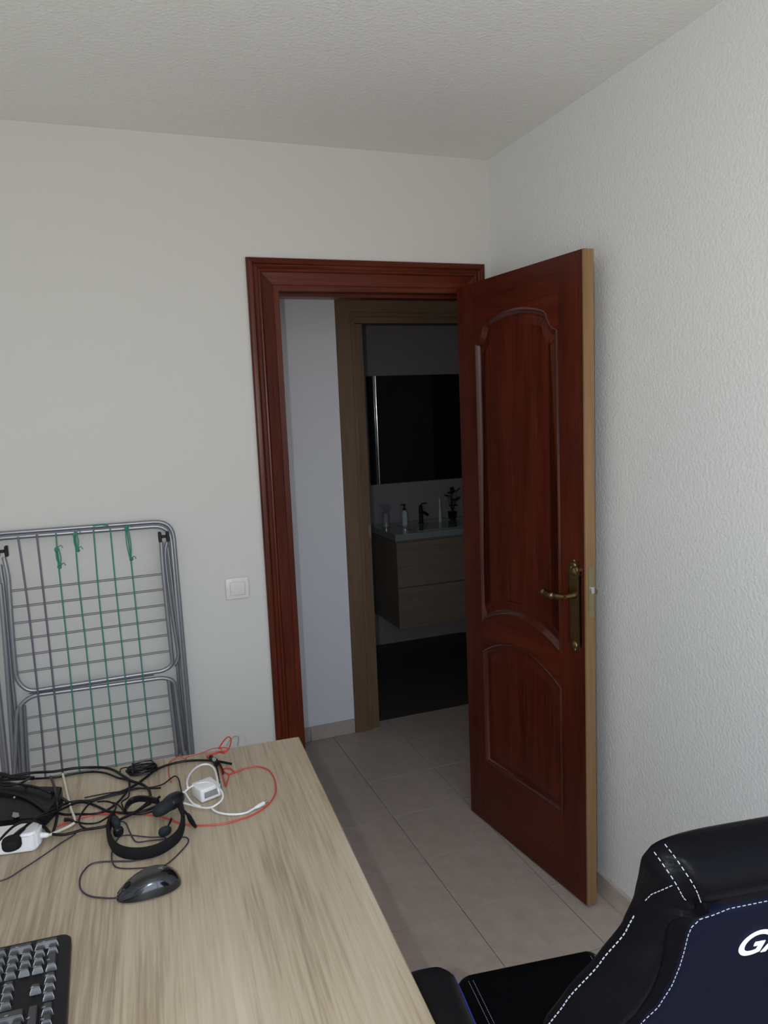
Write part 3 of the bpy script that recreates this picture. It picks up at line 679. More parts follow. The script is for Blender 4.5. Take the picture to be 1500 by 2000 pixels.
# ------------------------------------------------------------------ white charger with its coiled lead
ch = thing('phone_charger', 'white square phone charger block wrapped in its own cable', 'charger', tuple((-1.2607, -0.9189, 0.75)))
ang_c = 0.34
mt = Matrix.Diagonal((1,1,1,1)) @ Matrix.Translation(Vector((-1.2637, -0.9228, 0.75))) @ Matrix.Rotation(ang_c, 4, 'Z')
part_w(box('block', (-.025, -.025, .001), (.025, .025, .032), M['white_plastic'], None, .0045, 3, mtx=mt), ch)
part_w(box('socket_face', (-.017, -.0258, .010), (.017, -.0245, .024), M['grey_plastic'], None, .001, 1, mtx=mt), ch)
def cp(o): return part_w(o, ch)
cp(tube('cable', [(-1.305, -0.9422, 0.79), (-1.3033, -0.914, 0.79), (-1.293, -0.8724, 0.786), (-1.276, -0.8361, 0.782), (-1.2575, -0.8208, 0.78), (-1.2433, -0.8288, 0.78), (-1.2356, -0.8593, 0.782), (-1.2363, -0.9008, 0.785), (-1.239, -0.9436, 0.788), (-1.2431, -0.9783, 0.79), (-1.2416, -0.9792, 0.78)], .0026, M['white_plastic'], None, 8))
cp(tube('cable', [(-1.3139, -0.9226, 0.769), (-1.2986, -0.9178, 0.777), (-1.279, -0.9153, 0.781), (-1.2586, -0.9194, 0.781), (-1.2452, -0.9386, 0.781), (-1.2362, -0.9578, 0.777), (-1.2337, -0.9748, 0.771), (-1.2391, -0.9883, 0.767), (-1.2517, -0.9987, 0.765), (-1.2643, -0.9982, 0.761), (-1.2785, -0.9873, 0.758), (-1.2922, -0.9723, 0.757), (-1.3061, -0.9594, 0.758), (-1.3169, -0.9536, 0.761)], .0022, M['white_plastic'], None, 8))
cp(tube('cable', [(-1.3198, -0.9276, 0.771), (-1.3114, -0.9226, 0.771), (-1.3057, -0.9469, 0.767), (-1.2974, -0.9661, 0.761), (-1.2835, -0.9783, 0.758)], .0022, M['white_plastic'], None, 8))
cp(tube('cable', [(-1.2619, -0.9893, 0.756), (-1.2574, -1.0004, 0.753), (-1.2486, -1.0143, 0.753), (-1.2322, -1.0283, 0.753), (-1.2121, -1.0376, 0.753), (-1.1953, -1.0389, 0.753), (-1.1816, -1.0322, 0.753), (-1.1726, -1.0264, 0.753)], .0024, M['white_plastic'], None, 8))
cp(tube('plug', [(-1.1749, -1.0309, 0.755), (-1.1644, -1.0258, 0.755), (-1.1518, -1.0182, 0.755)], .0046, M['white_plastic'], None, 6, 12, rfun=lambda t: .55+.45*min(1, t*2)))
cp(tube('plug_tip', [(-1.1518, -1.0182, 0.755), (-1.1426, -1.0129, 0.755)], .0030, M['steel'], None, 2, 10))

# ------------------------------------------------------------------ red cable
cord('cable', 'thin red cable looping wide around the white charger with a knotted end', [(-1.5777, -0.9218, 0.7525), (-1.5497, -0.9076, 0.7525), (-1.5291, -0.9036, 0.7525), (-1.4977, -0.9054, 0.7525), (-1.4766, -0.9139, 0.7525), (-1.4618, -0.9197, 0.7525), (-1.4412, -0.9276, 0.7525), (-1.4119, -0.9437, 0.7525), (-1.3888, -0.959, 0.7525), (-1.3689, -0.9749, 0.7525), (-1.3511, -0.9965, 0.7525), (-1.3366, -1.0164, 0.7525), (-1.3232, -1.0306, 0.7525), (-1.2996, -1.0451, 0.7525), (-1.2713, -1.0566, 0.7525), (-1.2421, -1.0623, 0.7525), (-1.2113, -1.0593, 0.7525), (-1.1874, -1.0545, 0.7525), (-1.1665, -1.0431, 0.7525), (-1.1456, -1.0262, 0.7525), (-1.1272, -1.0004, 0.7525), (-1.1137, -0.9674, 0.7525), (-1.1059, -0.9224, 0.7525), (-1.1053, -0.8755, 0.7525), (-1.115, -0.8465, 0.7525), (-1.1312, -0.8304, 0.7525), (-1.1534, -0.8262, 0.7525), (-1.1719, -0.8318, 0.7525), (-1.1855, -0.8356, 0.7525), (-1.1916, -0.8143, 0.7525), (-1.2039, -0.8043, 0.7525), (-1.2095, -0.8181, 0.7525), (-1.2009, -0.8404, 0.7525), (-1.1866, -0.8371, 0.7525), (-1.1999, -0.8449, 0.7525), (-1.2096, -0.8737, 0.7525), (-1.2166, -0.897, 0.7525), (-1.2166, -0.8704, 0.7525), (-1.2155, -0.8234, 0.7525), (-1.2165, -0.7773, 0.7525), (-1.2233, -0.7439, 0.7525), (-1.2364, -0.7381, 0.7565), (-1.2374, -0.743, 0.7645), (-1.2246, -0.7498, 0.7705), (-1.2089, -0.7534, 0.7745), (-1.1947, -0.7674, 0.7785), (-1.1839, -0.7574, 0.7825), (-1.1746, -0.7254, 0.7865), (-1.1774, -0.7076, 0.7885), (-1.1901, -0.7179, 0.7865), (-1.209, -0.7521, 0.7825), (-1.2004, -0.747, 0.7805), (-1.1888, -0.7523, 0.7785), (-1.1969, -0.7681, 0.7745), (-1.2111, -0.7403, 0.7665), (-1.2313, -0.7408, 0.7585)], .0017, M['cable_red'], 6, 6)
cord('cable', 'thinner red cable arching behind the white charger loop', [(-1.3332, -0.8232, 0.7525), (-1.3351, -0.7668, 0.7525), (-1.3291, -0.7152, 0.7525), (-1.3173, -0.6991, 0.7525), (-1.299, -0.6947, 0.7545), (-1.2889, -0.7262, 0.7565), (-1.2866, -0.7144, 0.7585), (-1.2686, -0.7119, 0.7585), (-1.2431, -0.7086, 0.7605), (-1.2223, -0.7027, 0.7625), (-1.2071, -0.7127, 0.7665), (-1.1977, -0.7216, 0.7645)], .0012, M['cable_red'], 6, 6)
cord('cable', 'short grey wire loop curling over the back edge of the desk', [(-1.184, -0.7039, 0.764), (-1.1747, -0.6947, 0.772), (-1.1622, -0.689, 0.778), (-1.1523, -0.6913, 0.778), (-1.1527, -0.7053, 0.772), (-1.1553, -0.7009, 0.758)], .0013, M['cable_grey'], 6, 6)
adp = thing('cable_adapter', 'small black and grey cable adapter tied in the red cable', 'adapter', tuple((-1.2238, -0.7336, 0.75)))
part_w(tube('body', [(-1.23, -0.7449, 0.76), (-1.2243, -0.767, 0.759), (-1.2219, -0.7872, 0.758)], .0058, M['black'], None, 4, 12), adp); part_w(tube('ring', [(-1.2263, -0.7735, 0.7675), (-1.2251, -0.7793, 0.7675)], .0046, M['grey_plastic'], None, 2, 12), adp)
part_w(tube('cord', [(-1.2234, -0.7712, 0.755), (-1.2235, -0.8088, 0.755), (-1.2266, -0.8477, 0.755), (-1.2295, -0.885, 0.755), (-1.2292, -0.9001, 0.755)], .0022, M['cable'], None, 6), adp); part_w(tube('cord', [(-1.2203, -0.7516, 0.759), (-1.214, -0.7802, 0.757), (-1.2122, -0.8142, 0.755), (-1.214, -0.8377, 0.755)], .0022, M['cable'], None, 6), adp)

# ------------------------------------------------------------------ black cables
def bc(label, pts, r=.0030, m='cable', n=7): return cord('cable', label, pts, r, M[m], n, 7)
bc('thick black cable arching along the back edge of the desk in front of the rack', [(-1.7302, -0.6477, 0.7655), (-1.6827, -0.6529, 0.7675), (-1.6422, -0.6521, 0.7655), (-1.5982, -0.6626, 0.7635), (-1.5569, -0.6555, 0.7595), (-1.5218, -0.6573, 0.7555), (-1.4859, -0.6743, 0.7555), (-1.46, -0.7015, 0.7555), (-1.4396, -0.7431, 0.7555), (-1.4221, -0.7796, 0.7555), (-1.398, -0.8102, 0.7555), (-1.386, -0.8426, 0.7555), (-1.3837, -0.88, 0.7555), (-1.3879, -0.9129, 0.7555)], .0032)
bc('black cable running just below the thick one behind the router', [(-1.7309, -0.6462, 0.761), (-1.6715, -0.6613, 0.759), (-1.6207, -0.6774, 0.758), (-1.5889, -0.6802, 0.755), (-1.5566, -0.6793, 0.755), (-1.5262, -0.682, 0.755), (-1.4979, -0.6931, 0.755), (-1.4744, -0.7141, 0.755), (-1.4515, -0.7478, 0.755), (-1.43, -0.772, 0.755), (-1.4273, -0.8062, 0.755), (-1.4403, -0.8474, 0.755), (-1.4632, -0.8868, 0.755), (-1.4869, -0.9046, 0.755), (-1.508, -0.9042, 0.755), (-1.5333, -0.8925, 0.755), (-1.5628, -0.8812, 0.755), (-1.5801, -0.8662, 0.755)], .0026)
bc('black cable draped across the router lid', [(-1.7157, -0.7437, 0.8005), (-1.68, -0.7641, 0.7985), (-1.646, -0.7895, 0.7985), (-1.6168, -0.815, 0.7975), (-1.5946, -0.8394, 0.7945), (-1.5782, -0.8233, 0.7745), (-1.5602, -0.8291, 0.7585), (-1.5433, -0.8314, 0.7545), (-1.5215, -0.8415, 0.7545), (-1.4997, -0.8689, 0.7545), (-1.4763, -0.9037, 0.7545), (-1.4553, -0.9205, 0.7545), (-1.4323, -0.9335, 0.7545), (-1.4025, -0.9379, 0.7545), (-1.3827, -0.9328, 0.7545), (-1.3665, -0.9209, 0.7545)], .0030)
bc('straight black cable crossing from the router corner to the cable coil', [(-1.6186, -0.9439, 0.79), (-1.6007, -0.922, 0.786), (-1.5826, -0.8734, 0.77), (-1.562, -0.8367, 0.759), (-1.5389, -0.8315, 0.756), (-1.5127, -0.8401, 0.756), (-1.4777, -0.8346, 0.756), (-1.4419, -0.8254, 0.756), (-1.4115, -0.8049, 0.756), (-1.3843, -0.7732, 0.756), (-1.3636, -0.7482, 0.756), (-1.3333, -0.7328, 0.756), (-1.2934, -0.7303, 0.756), (-1.25, -0.7448, 0.756), (-1.2153, -0.7676, 0.756), (-1.1869, -0.7963, 0.756)], .0030)
bc('black cable hanging down over the right side of the router', [(-1.6025, -0.7015, 0.769), (-1.5899, -0.7819, 0.787), (-1.5806, -0.8504, 0.793), (-1.577, -0.879, 0.787), (-1.5781, -0.886, 0.767), (-1.5799, -0.9155, 0.759), (-1.5846, -0.9554, 0.757)], .0030)
bc('black cable making a loop left of the headset', [(-1.3589, -0.8494, 0.7565), (-1.388, -0.8385, 0.7565), (-1.4192, -0.8239, 0.7565), (-1.4421, -0.8368, 0.7565), (-1.4733, -0.8403, 0.7565), (-1.5083, -0.8492, 0.7565), (-1.525, -0.8804, 0.7565), (-1.5337, -0.9138, 0.7565), (-1.531, -0.9465, 0.7565), (-1.5154, -0.9689, 0.7565), (-1.4952, -0.9739, 0.7565), (-1.4707, -0.972, 0.7565), (-1.4454, -0.9545, 0.7565), (-1.4172, -0.935, 0.7565), (-1.3965, -0.911, 0.7565), (-1.3917, -0.9034, 0.7565)], .0021)
bc('black cable in a wide oval loop ahead of the router', [(-1.4973, -0.8563, 0.7575), (-1.4735, -0.8664, 0.7575), (-1.4588, -0.8938, 0.7575), (-1.4657, -0.924, 0.7575), (-1.4827, -0.9438, 0.7575), (-1.4971, -0.9528, 0.7575), (-1.5156, -0.9488, 0.7575), (-1.5321, -0.9368, 0.7575), (-1.5489, -0.9215, 0.7575)], .0020)
plg = thing('audio_plug', 'tiny black audio plug lying right of the router', 'plug', tuple((-1.5565, -0.8976, 0.75)))
part_w(tube('body', [(-1.5637, -0.9078, 0.757), (-1.5533, -0.9126, 0.757), (-1.5448, -0.9224, 0.757)], .0046, M['black'], None, 4, 10, rfun=lambda t: 1.0-.45*t), plg)
bc('black cable leading from the white power strip cord towards the headset', [(-1.5866, -0.9661, 0.761), (-1.5668, -0.9744, 0.759), (-1.547, -0.9763, 0.759), (-1.5272, -0.9725, 0.759), (-1.501, -0.9772, 0.759), (-1.4767, -0.9771, 0.759), (-1.4496, -0.9619, 0.759), (-1.4173, -0.9423, 0.759), (-1.3786, -0.9096, 0.759), (-1.3644, -0.8962, 0.759)], .0030)
bc('black cable lying between the router and the power strip tip', [(-1.6191, -0.9247, 0.779), (-1.6092, -0.9332, 0.773), (-1.5995, -0.9421, 0.765), (-1.5875, -0.9678, 0.761)], .0034)
bc('thin dark grey cable trailing to the left across the bare desk', [(-1.5399, -0.9687, 0.752), (-1.5495, -0.9791, 0.752), (-1.5666, -0.994, 0.752), (-1.5885, -1.0181, 0.752), (-1.613, -1.0435, 0.752), (-1.6367, -1.0659, 0.752), (-1.6564, -1.0837, 0.752), (-1.6804, -1.0885, 0.752)], .0014, 'cable_violet')
bc('thin black wire curling up behind the headset ear cup', [(-1.5254, -0.8162, 0.754), (-1.475, -0.8168, 0.754), (-1.4297, -0.8247, 0.754), (-1.3952, -0.8274, 0.754), (-1.3721, -0.8314, 0.754), (-1.3512, -0.8261, 0.754), (-1.3348, -0.8073, 0.754), (-1.3219, -0.7976, 0.754), (-1.3155, -0.8199, 0.754), (-1.3156, -0.8579, 0.754), (-1.3153, -0.8848, 0.754)], .0016)
bc('black cable crossing the red cable below the coil', [(-1.4272, -0.8168, 0.76), (-1.4306, -0.8674, 0.76), (-1.4454, -0.8814, 0.758), (-1.444, -0.9065, 0.758), (-1.4395, -0.937, 0.758)], .0018)
bc('black cable tangled on the router lid near its back edge', [(-1.7152, -0.7486, 0.799), (-1.6874, -0.7732, 0.799), (-1.6654, -0.7815, 0.801), (-1.6512, -0.775, 0.801), (-1.6478, -0.7298, 0.785), (-1.6464, -0.6848, 0.767)], .0026)
bc('short black cable stub at the back left corner of the desk', [(-1.7251, -0.644, 0.777), (-1.7051, -0.6636, 0.779), (-1.687, -0.6731, 0.773), (-1.6624, -0.6789, 0.769), (-1.6395, -0.6881, 0.767)], .0050)
bc('thin black cord bowing below the headset slider', [(-1.4864, -0.8591, 0.758), (-1.4707, -0.8673, 0.756), (-1.4565, -0.8821, 0.756), (-1.447, -0.9075, 0.756), (-1.4405, -0.9295, 0.756), (-1.4282, -0.9421, 0.756), (-1.4088, -0.9529, 0.756), (-1.3917, -0.9527, 0.756), (-1.3799, -0.9481, 0.756)], .0018)
# hank of tied cable
hk = thing('cable_hank', 'hank of black cable bundled on the desk back edge, left of the red cable', 'cable', tuple((-1.3929, -0.7199, 0.75)))
hc = Vector((-1.3946, -0.742, 0.762))
rnd = random.Random(3)
for k in range(9):
    a, b = rnd.uniform(.026, .040), rnd.uniform(.010, .019); ph = rnd.uniform(-.25, .25)
    P = []
    for j in range(10):
        t = 2*PI*j/10; x, y = a*math.cos(t), b*math.sin(t)
        P.append(hc + Vector((x*math.cos(ph)-y*math.sin(ph)+rnd.uniform(-.002, .002), x*math.sin(ph)+y*math.cos(ph), -.008 + k*.0022 + rnd.uniform(-.001, .002))))
    part_w(tube('loop', P, .0019, M['cable'], None, 5, 6, closed=True), hk)
part_w(tube('tie', [hc+Vector((-.022, -.020, .004)), hc+Vector((-.020, 0, .017)), hc+Vector((-.020, .018, .004)), hc+Vector((-.021, 0, -.010))], .0032, M['black'], None, 6, 8, closed=True), hk)
part_w(tube('tail', [(-1.4454, -0.7217, 0.757), (-1.4429, -0.7057, 0.757), (-1.4313, -0.7037, 0.757), (-1.4195, -0.7123, 0.757)], .0016, M['cable'], None), hk)

# ------------------------------------------------------------------ router and power strip
rot = thing('router', 'flat black plastic router box under the cables at the left end of the desk', 'router', tuple((-1.6404, -0.7847, 0.75)))
q = [(-1.5697, -0.8115, 0.792), (-1.717, -0.7392, 0.792), (-1.7018, -0.8847, 0.775), (-1.6024, -0.9111, 0.775), (-1.5748, -0.8536, 0.786)]
b_ = [(x, y, DT+.001) for x, y, z in q]
bm = bmesh.new(); T_ = [bm.verts.new((x, y, z-.002)) for x, y, z in q]; B_ = [bm.verts.new(p) for p in b_]; n = 5
bm.faces.new(T_); bm.faces.new(B_[::-1])
for i in range(n): bm.faces.new((T_[i], T_[(i+1) % n], B_[(i+1) % n], B_[i]))
bmesh.ops.bevel(bm, geom=list(bm.edges), offset=.0022, segments=2, affect='EDGES')
part_w(from_bm('case', bm, M['black'], None, True, .7), rot)
a, b, c = [(-1.7041, -0.779, 0.7925), (-1.6441, -0.8273, 0.7865), (-1.5922, -0.9077, 0.779)]
part_w(tube('lid_ridge', [a, b, c], .0035, M['black'], None, 6, 8), rot)
bm = bmesh.new()
tri = [[(-1.6658, -0.8911, 0.779), (-1.6657, -0.8715, 0.779), (-1.6545, -0.8799, 0.779), (-1.6511, -0.8951, 0.779), (-1.6588, -0.8979, 0.779)]][0]
vs = [bm.verts.new(p) for p in tri]; f_ = bm.faces.new(vs); r_ = bmesh.ops.extrude_face_region(bm, geom=[f_])
for v in [g for g in r_['geom'] if isinstance(g, bmesh.types.BMVert)]: v.co.z += .0012
part_w(from_bm('emblem', bm, M['grey_plastic'], None), rot)
bm = bmesh.new(); bmesh.ops.create_uvsphere(bm, u_segments=10, v_segments=6, radius=.0026, matrix=Matrix.Translation(Vector((-1.6671, -0.8202, 0.789)))); part_w(from_bm('button', bm, M['grey_plastic'], None, True), rot)

ps = thing('power_strip', 'white power strip with one black plug at the left of the desk', 'power strip', tuple((-1.6479, -0.941, 0.75)))
e0, e1 = Vector((-1.6042, -0.9806, 0.772)), Vector((-1.6928, -0.9648, 0.772))
dirv = (e1-e0); dirv.z = 0; dirv.normalize(); side = Vector((-dirv.y, dirv.x, 0))
L_ = .30; Wd = .026
bm = bmesh.new(); out_ = []
for s_, w_ in ((0, .013), (.004, .020), (.012, Wd), (L_, Wd)): out_.append((s_, w_))
poly = [e0 + dirv*s_ + side*w_ for s_, w_ in out_] + [e0 + dirv*s_ - side*w_ for s_, w_ in reversed(out_)]
lo = [bm.verts.new((p.x, p.y, DT+.001)) for p in poly]; hi = [bm.verts.new((p.x, p.y, DT+.040)) for p in poly]; n = len(poly)
bm.faces.new(lo[::-1]); bm.faces.new(hi)
for i in range(n): bm.faces.new((lo[i], lo[(i+1) % n], hi[(i+1) % n], hi[i]))
bmesh.ops.bevel(bm, geom=list(bm.edges), offset=.0055, segments=3, affect='EDGES')
part_w(from_bm('housing', bm, M['white_plastic'], None, True, .7), ps)
part_w(tube('cord', [(-1.6006, -0.9688, 0.767), (-1.592, -0.9716, 0.763), (-1.5793, -0.9594, 0.759), (-1.5645, -0.9436, 0.755), (-1.5507, -0.9346, 0.755), (-1.5433, -0.9246, 0.755), (-1.5445, -0.9013, 0.755), (-1.5507, -0.8703, 0.755), (-1.5561, -0.8339, 0.755), (-1.5634, -0.7797, 0.755), (-1.57, -0.7229, 0.755), (-1.5774, -0.6683, 0.755)], .0030, M['cream_plastic'], None, 8, 10), ps)
part_w(tube('cord_grip', [(-1.6071, -0.9807, 0.771), (-1.5987, -0.98, 0.769), (-1.5912, -0.9793, 0.767)], .0055, M['white_plastic'], None, 4, 10, rfun=lambda t: 1.2-.4*t), ps)
for k in range(3):
    c = e0 + dirv*(.052+.05*k + .0)
    if k: 
        bm = bmesh.new(); lathe(bm, [(.0195, DT+.0395), (.0195, DT+.0412), (.017, DT+.0412), (.017, DT+.040)], (c.x, c.y, 0), 24); part_w(from_bm('socket', bm, M['white_plastic'], None, True, .6), ps)
pg = thing('power_plug', 'round black mains plug pushed into the white power strip', 'plug', tuple((-1.6529, -1.0225, 0.792)))
pc_ = Vector((-1.6499, -1.0437, 0.802))
bm = bmesh.new(); lathe(bm, [(.0165, DT+.0405), (.0178, DT+.044), (.0178, DT+.054), (.0155, DT+.059), (.006, DT+.060)], (pc_.x, pc_.y, 0), 28); part_w(from_bm('body', bm, M['black_matte'], None, True, .6), pg)
part_w(tube('cord_neck', [(-1.6454, -1.0196, 0.8), (-1.6393, -1.0063, 0.8), (-1.6324, -0.995, 0.8)], .0052, M['black'], None, 4, 10, rfun=lambda t: 1.15-.35*t), pg)
part_w(tube('cord', [(-1.6336, -0.9965, 0.8), (-1.6251, -0.9757, 0.798), (-1.6152, -0.9573, 0.795), (-1.6016, -0.9368, 0.788), (-1.5848, -0.901, 0.775), (-1.5633, -0.8576, 0.76), (-1.543, -0.837, 0.756)], .0030, M['cable'], None, 8), pg)
bc('black cable arching over the power strip to the left', [(-1.6834, -1.0266, 0.795), (-1.6717, -1.0269, 0.803), (-1.6619, -1.013, 0.807), (-1.6488, -0.9941, 0.809), (-1.6333, -0.9806, 0.807), (-1.6154, -0.973, 0.801), (-1.6044, -0.9582, 0.785)], .0026)

# ------------------------------------------------------------------ gaming chair seen from behind
chair = thing('gaming_chair', 'black leather gaming chair with pale stitching, seen from behind beside the desk', 'chair', (-.743, -1.631, 0), math.atan2(-.142, .99))
CHZ, CV0, CK = 1.235, -.520, .30
def ramp(x, pts):
    if x <= pts[0][0]: return pts[0][1]
    for (a, fa), (b, fb) in zip(pts, pts[1:]):
        if x <= b:
            t = (x-a)/(b-a); t = t*t*(3-2*t)*.35 + t*.65; return fa + (fb-fa)*t
    return pts[-1][1]
WPTS = [(.50, .19), (.62, .215), (.75, .240), (.88, .272), (.96, .284), (1.03, .277), (1.063, .261), (1.107, .233), (1.139, .2145), (1.168, .207), (1.19, .2065), (1.212, .208), (1.226, .203), (1.233, .193), (1.2365, .176)]
PPTS = [(.56, .150), (.75, .185), (.90, .214), (.98, .222), (1.02, .217), (1.048, .204), (1.067, .190), (1.093, .182), (1.115, .1795), (1.135, .1790), (1.150, .1790), (1.160, .1775), (1.167, .172), (1.172, .162), (1.1755, .142)]
def half_w(z): return ramp(z, WPTS)
def pan_w(z): return ramp(z, PPTS)
def edge_round(u, z, wz, rr=.045, rz=.040):
    e = max(0.0, 1-abs(u)/wz)*wz; a = min(e/rr, 1.0); tz = max(0, CHZ+.0018-z); b2 = min(tz/rz, 1.0)
    return math.sqrt(max(0, 1-(1-a)**2)) * math.sqrt(max(0, 1-(1-b2)**2)), e
def rear(u, z, wz=None):
    """bulge of the rear surface behind the mid plane of the backrest"""
    wz = wz or half_w(z); k, e = edge_round(u, z, wz); d = 0
    d += .007*math.exp(-((z-1.208)/.018)**2)
    pw = pan_w(z) if z < 1.1755 else 0
    if z < 1.177:
        g = abs(abs(u)-pw-.006); d -= .009*math.exp(-(g/.0065)**2)
        if abs(u) < .155 and z > 1.158: d -= .009*math.exp(-((z-1.180)/.0065)**2)
        d += .006*math.exp(-((abs(u)-pw-.035)/.018)**2)
    elif abs(u) < .172: d -= .009*math.exp(-((z-1.180)/.0065)**2)
    s = (z-1.184)/(1.231-1.184)
    if -.05 < s < 1.05:
        ul = roll_w(z)+.003; d -= .0045*math.exp(-((abs(u)-ul)/.006)**2)
    return (.035 + max(d, -.011))*k
def roll_w(z): return .1720 + (.196-.1720)*max(0, min(1, (z-1.184)/.047))**.85
def surf(u, z, off=0.0, wz=None):
    v = CV0 - CK*(z-CHZ) - rear(u, z, wz) - off
    return (u, v, z)
# backrest shell: closed loft, rear side relief, front side padded
zs = [.50 + i*.006 for i in range(106)] + [1.136+.0035*i for i in range(24)] + [1.2205+.002*i for i in range(8)] + [1.2365]
NU = 90; bm = bmesh.new(); rings = []
for z in zs:
    wz = half_w(z); row = []
    for i in range(NU+1):
        t = -1 + 2*i/NU; t = math.copysign(1-(1-abs(t))**1.6, t); row.append(bm.verts.new(surf(t*wz, z, 0, wz)))
    for i in range(23, 0, -1):
        t = -1 + 2*i/24; t = math.copysign(1-(1-abs(t))**1.6, t); k, e = edge_round(t*wz, z, wz, .06, .05)
        row.append(bm.verts.new((t*wz, CV0 - CK*(z-CHZ) + (.014 + .010*max(0, min(1, (z-1.12)/.06)))*k, z)))
    rings.append(row)
n = len(rings[0])
for A, B in zip(rings, rings[1:]):
    for k in range(n): bm.faces.new((A[k], A[(k+1) % n], B[(k+1) % n], B[k]))
bm.faces.new(rings[0][::-1]); bm.faces.new(rings[-1])
back = from_bm('backrest', bm, M['leather'], chair, True, 1.1)
# navy inset panel
bm = bmesh.new(); rows = []
pzs = [.60+.006*i for i in range(92)] + [1.1505+.002*i for i in range(12)] + [1.1752]
for z in pzs:
    pw = pan_w(z)-.001; row = []
    for i in range(61):
        t = -1+2*i/60; t = math.copysign(1-(1-abs(t))**1.5, t); u = t*pw; e = min((1-abs(t))*pw/.004, 1)*min((1.1762-z)/.003, 1)
        row.append(bm.verts.new(surf(u, z, -.004 + .0055*math.sqrt(max(0, e)))))
    rows.append(row)
for A, B in zip(rows, rows[1:]):
    for k in range(60): bm.faces.new((A[k], A[k+1], B[k+1], B[k]))
from_bm('back_panel', bm, M['leather_blue'], chair, True, 1.1)
# head roll cover
bm = bmesh.new(); rows = []
for j in range(40):
    z = 1.1845 + (1.2362-1.1845)*(j/39)**.9; ww = min(roll_w(z), half_w(z)*.97); row = []
    for i in range(61):
        t = -1+2*i/60; e = min((1-abs(t))*ww/.006, 1)*min((z-1.1840)/.004, 1); row.append(bm.verts.new(surf(t*ww, z, -.002+.0035*math.sqrt(max(0, e)))))
    rows.append(row)
for A, B in zip(rows, rows[1:]):
    for k in range(60): bm.faces.new((A[k], A[k+1], B[k+1], B[k]))
from_bm('head_roll', bm, M['leather'], chair, True, 1.1)
def stitches(nm, uz, length=.0030, gap=.0022, r=.00042, off=.0018, fn=surf):
    P = [Vector(fn(u, z, off)) for u, z in uz]; bm = bmesh.new()
    L = [0]
    for a, b in zip(P, P[1:]): L.append(L[-1]+(b-a).length)
    def at(s):
        for i in range(len(L)-1):
            if s <= L[i+1]: return P[i].lerp(P[i+1], (s-L[i])/max(L[i+1]-L[i], 1e-9))
        return P[-1]
    s = 0
    while s+length < L[-1]:
        sweep(bm, [at(s), at(s+length*.5), at(s+length)], r, 5); s += length+gap
    o = from_bm(nm, bm, M['thread'], chair); return o
for sg in (-1, 1):
    stitches('stitching', [(sg*(pan_w(z)-.004), z) for z in [.62+.004*i for i in range(137)]] + [(sg*x, z) for x, z in ((.168, 1.1675), (.157, 1.1708), (.14, 1.1725), (.06, 1.1725), (.0, 1.1725))])
    stitches('stitching', [(sg*(.1705+(.1940-.1705)*(k/20)**.85), 1.187+(1.2345-1.187)*k/20) for k in range(21)], off=.002)
    stitches('stitching', [(sg*(.1830+(.2030-.1830)*(k/20)**.8), 1.190+(1.228-1.190)*k/20) for k in range(21)], off=.0012)
    stitches('stitching', [(sg*(half_w(z)+.0003), z) for z in [.60+.005*i for i in range(113)]], off=.0, r=.0006, fn=lambda u, z, off: (u, CV0-CK*(z-CHZ)-.007, z))
    stitches('stitching', [(sg*x, z) for x, z in ((.1965, 1.206), (.2005, 1.197), (.2035, 1.187), (.2055, 1.175))], off=.0012)
# lettering across the back, slanted capitals
fc = bpy.data.curves.new('lettering', 'FONT'); fc.body = 'GAMING'; fc.size = .043; fc.shear = .25; fc.extrude = .0004; fc.offset = .0006; fc.align_x = 'CENTER'; fc.space_character = 1.04
fo = bpy.data.objects.new('lettering', fc); C.objects.link(fo)
dg = bpy.context.evaluated_depsgraph_get(); me = bpy.data.meshes.new_from_object(fo.evaluated_get(dg)); bpy.data.objects.remove(fo)
bm = bmesh.new(); bm.from_mesh(me); bmesh.ops.subdivide_edges(bm, edges=[e_ for e_ in bm.edges if e_.calc_length() > .006], cuts=2)
xs = [v.co.x for v in bm.verts]; kx = .155/(max(xs)-min(xs)); mid_ = (max(xs)+min(xs))/2
for v in bm.verts:
    u, z = (v.co.x-mid_)*kx - .0425, 1.112 + v.co.y*.93; zoff = v.co.z
    p = surf(u, z, .0022 + zoff); v.co = p
bm.to_mesh(me); bm.free(); me.materials.clear(); me.materials.append(M['letter']); lo_ = bpy.data.objects.new('lettering', me); link(lo_, chair); lo_['label'] = 'white slanted capital letters'
# seat
bm = bmesh.new()
NS, NT = 28, 34; top = []
def seat_hw(v): return ramp(-v, [(-.262, .146), (-.245, .152), (-.15, .165), (0.0, .185), (.12, .215), (.27, .225)])
for j in range(NT+1):
    v = .262 - (.262+.27)*j/NT; hw = seat_hw(v); row = []
    for i in range(NS+1):
        t = -1+2*i/NS; t = math.copysign(1-(1-abs(t))**1.4, t); e = min((1-abs(t))*hw/.030, 1); g = min((.264-v)/.035, 1)
        z = .500 - .030*(1-math.sqrt(max(0, 1-(1-e)**2))) - .035*(1-math.sqrt(max(0, 1-(1-g)**2))) + .02*max(0, abs(t)-.8)*(1 if v < .1 else 0)
        row.append(bm.verts.new((t*hw, v, z)))
    top.append(row)
for A, B in zip(top, top[1:]):
    for k in range(NS): bm.faces.new((A[k], B[k], B[k+1], A[k+1]))
edge = [top[0][k] for k in range(NS+1)] + [top[j][NS] for j in range(1, NT+1)] + [top[NT][k] for k in range(NS-1, -1, -1)] + [top[j][0] for j in range(NT-1, 0, -1)]
low = [bm.verts.new((v.co.x*.96, v.co.y*.97, .395)) for v in edge]; ne = len(edge)
for i in range(ne): bm.faces.new((edge[i], edge[(i+1) % ne], low[(i+1) % ne], low[i]))
bm.faces.new(low)
from_bm('seat', bm, M['leather'], chair, True, 1.0)
sf = lambda u, v, off: (u, v, .5006+off*0)
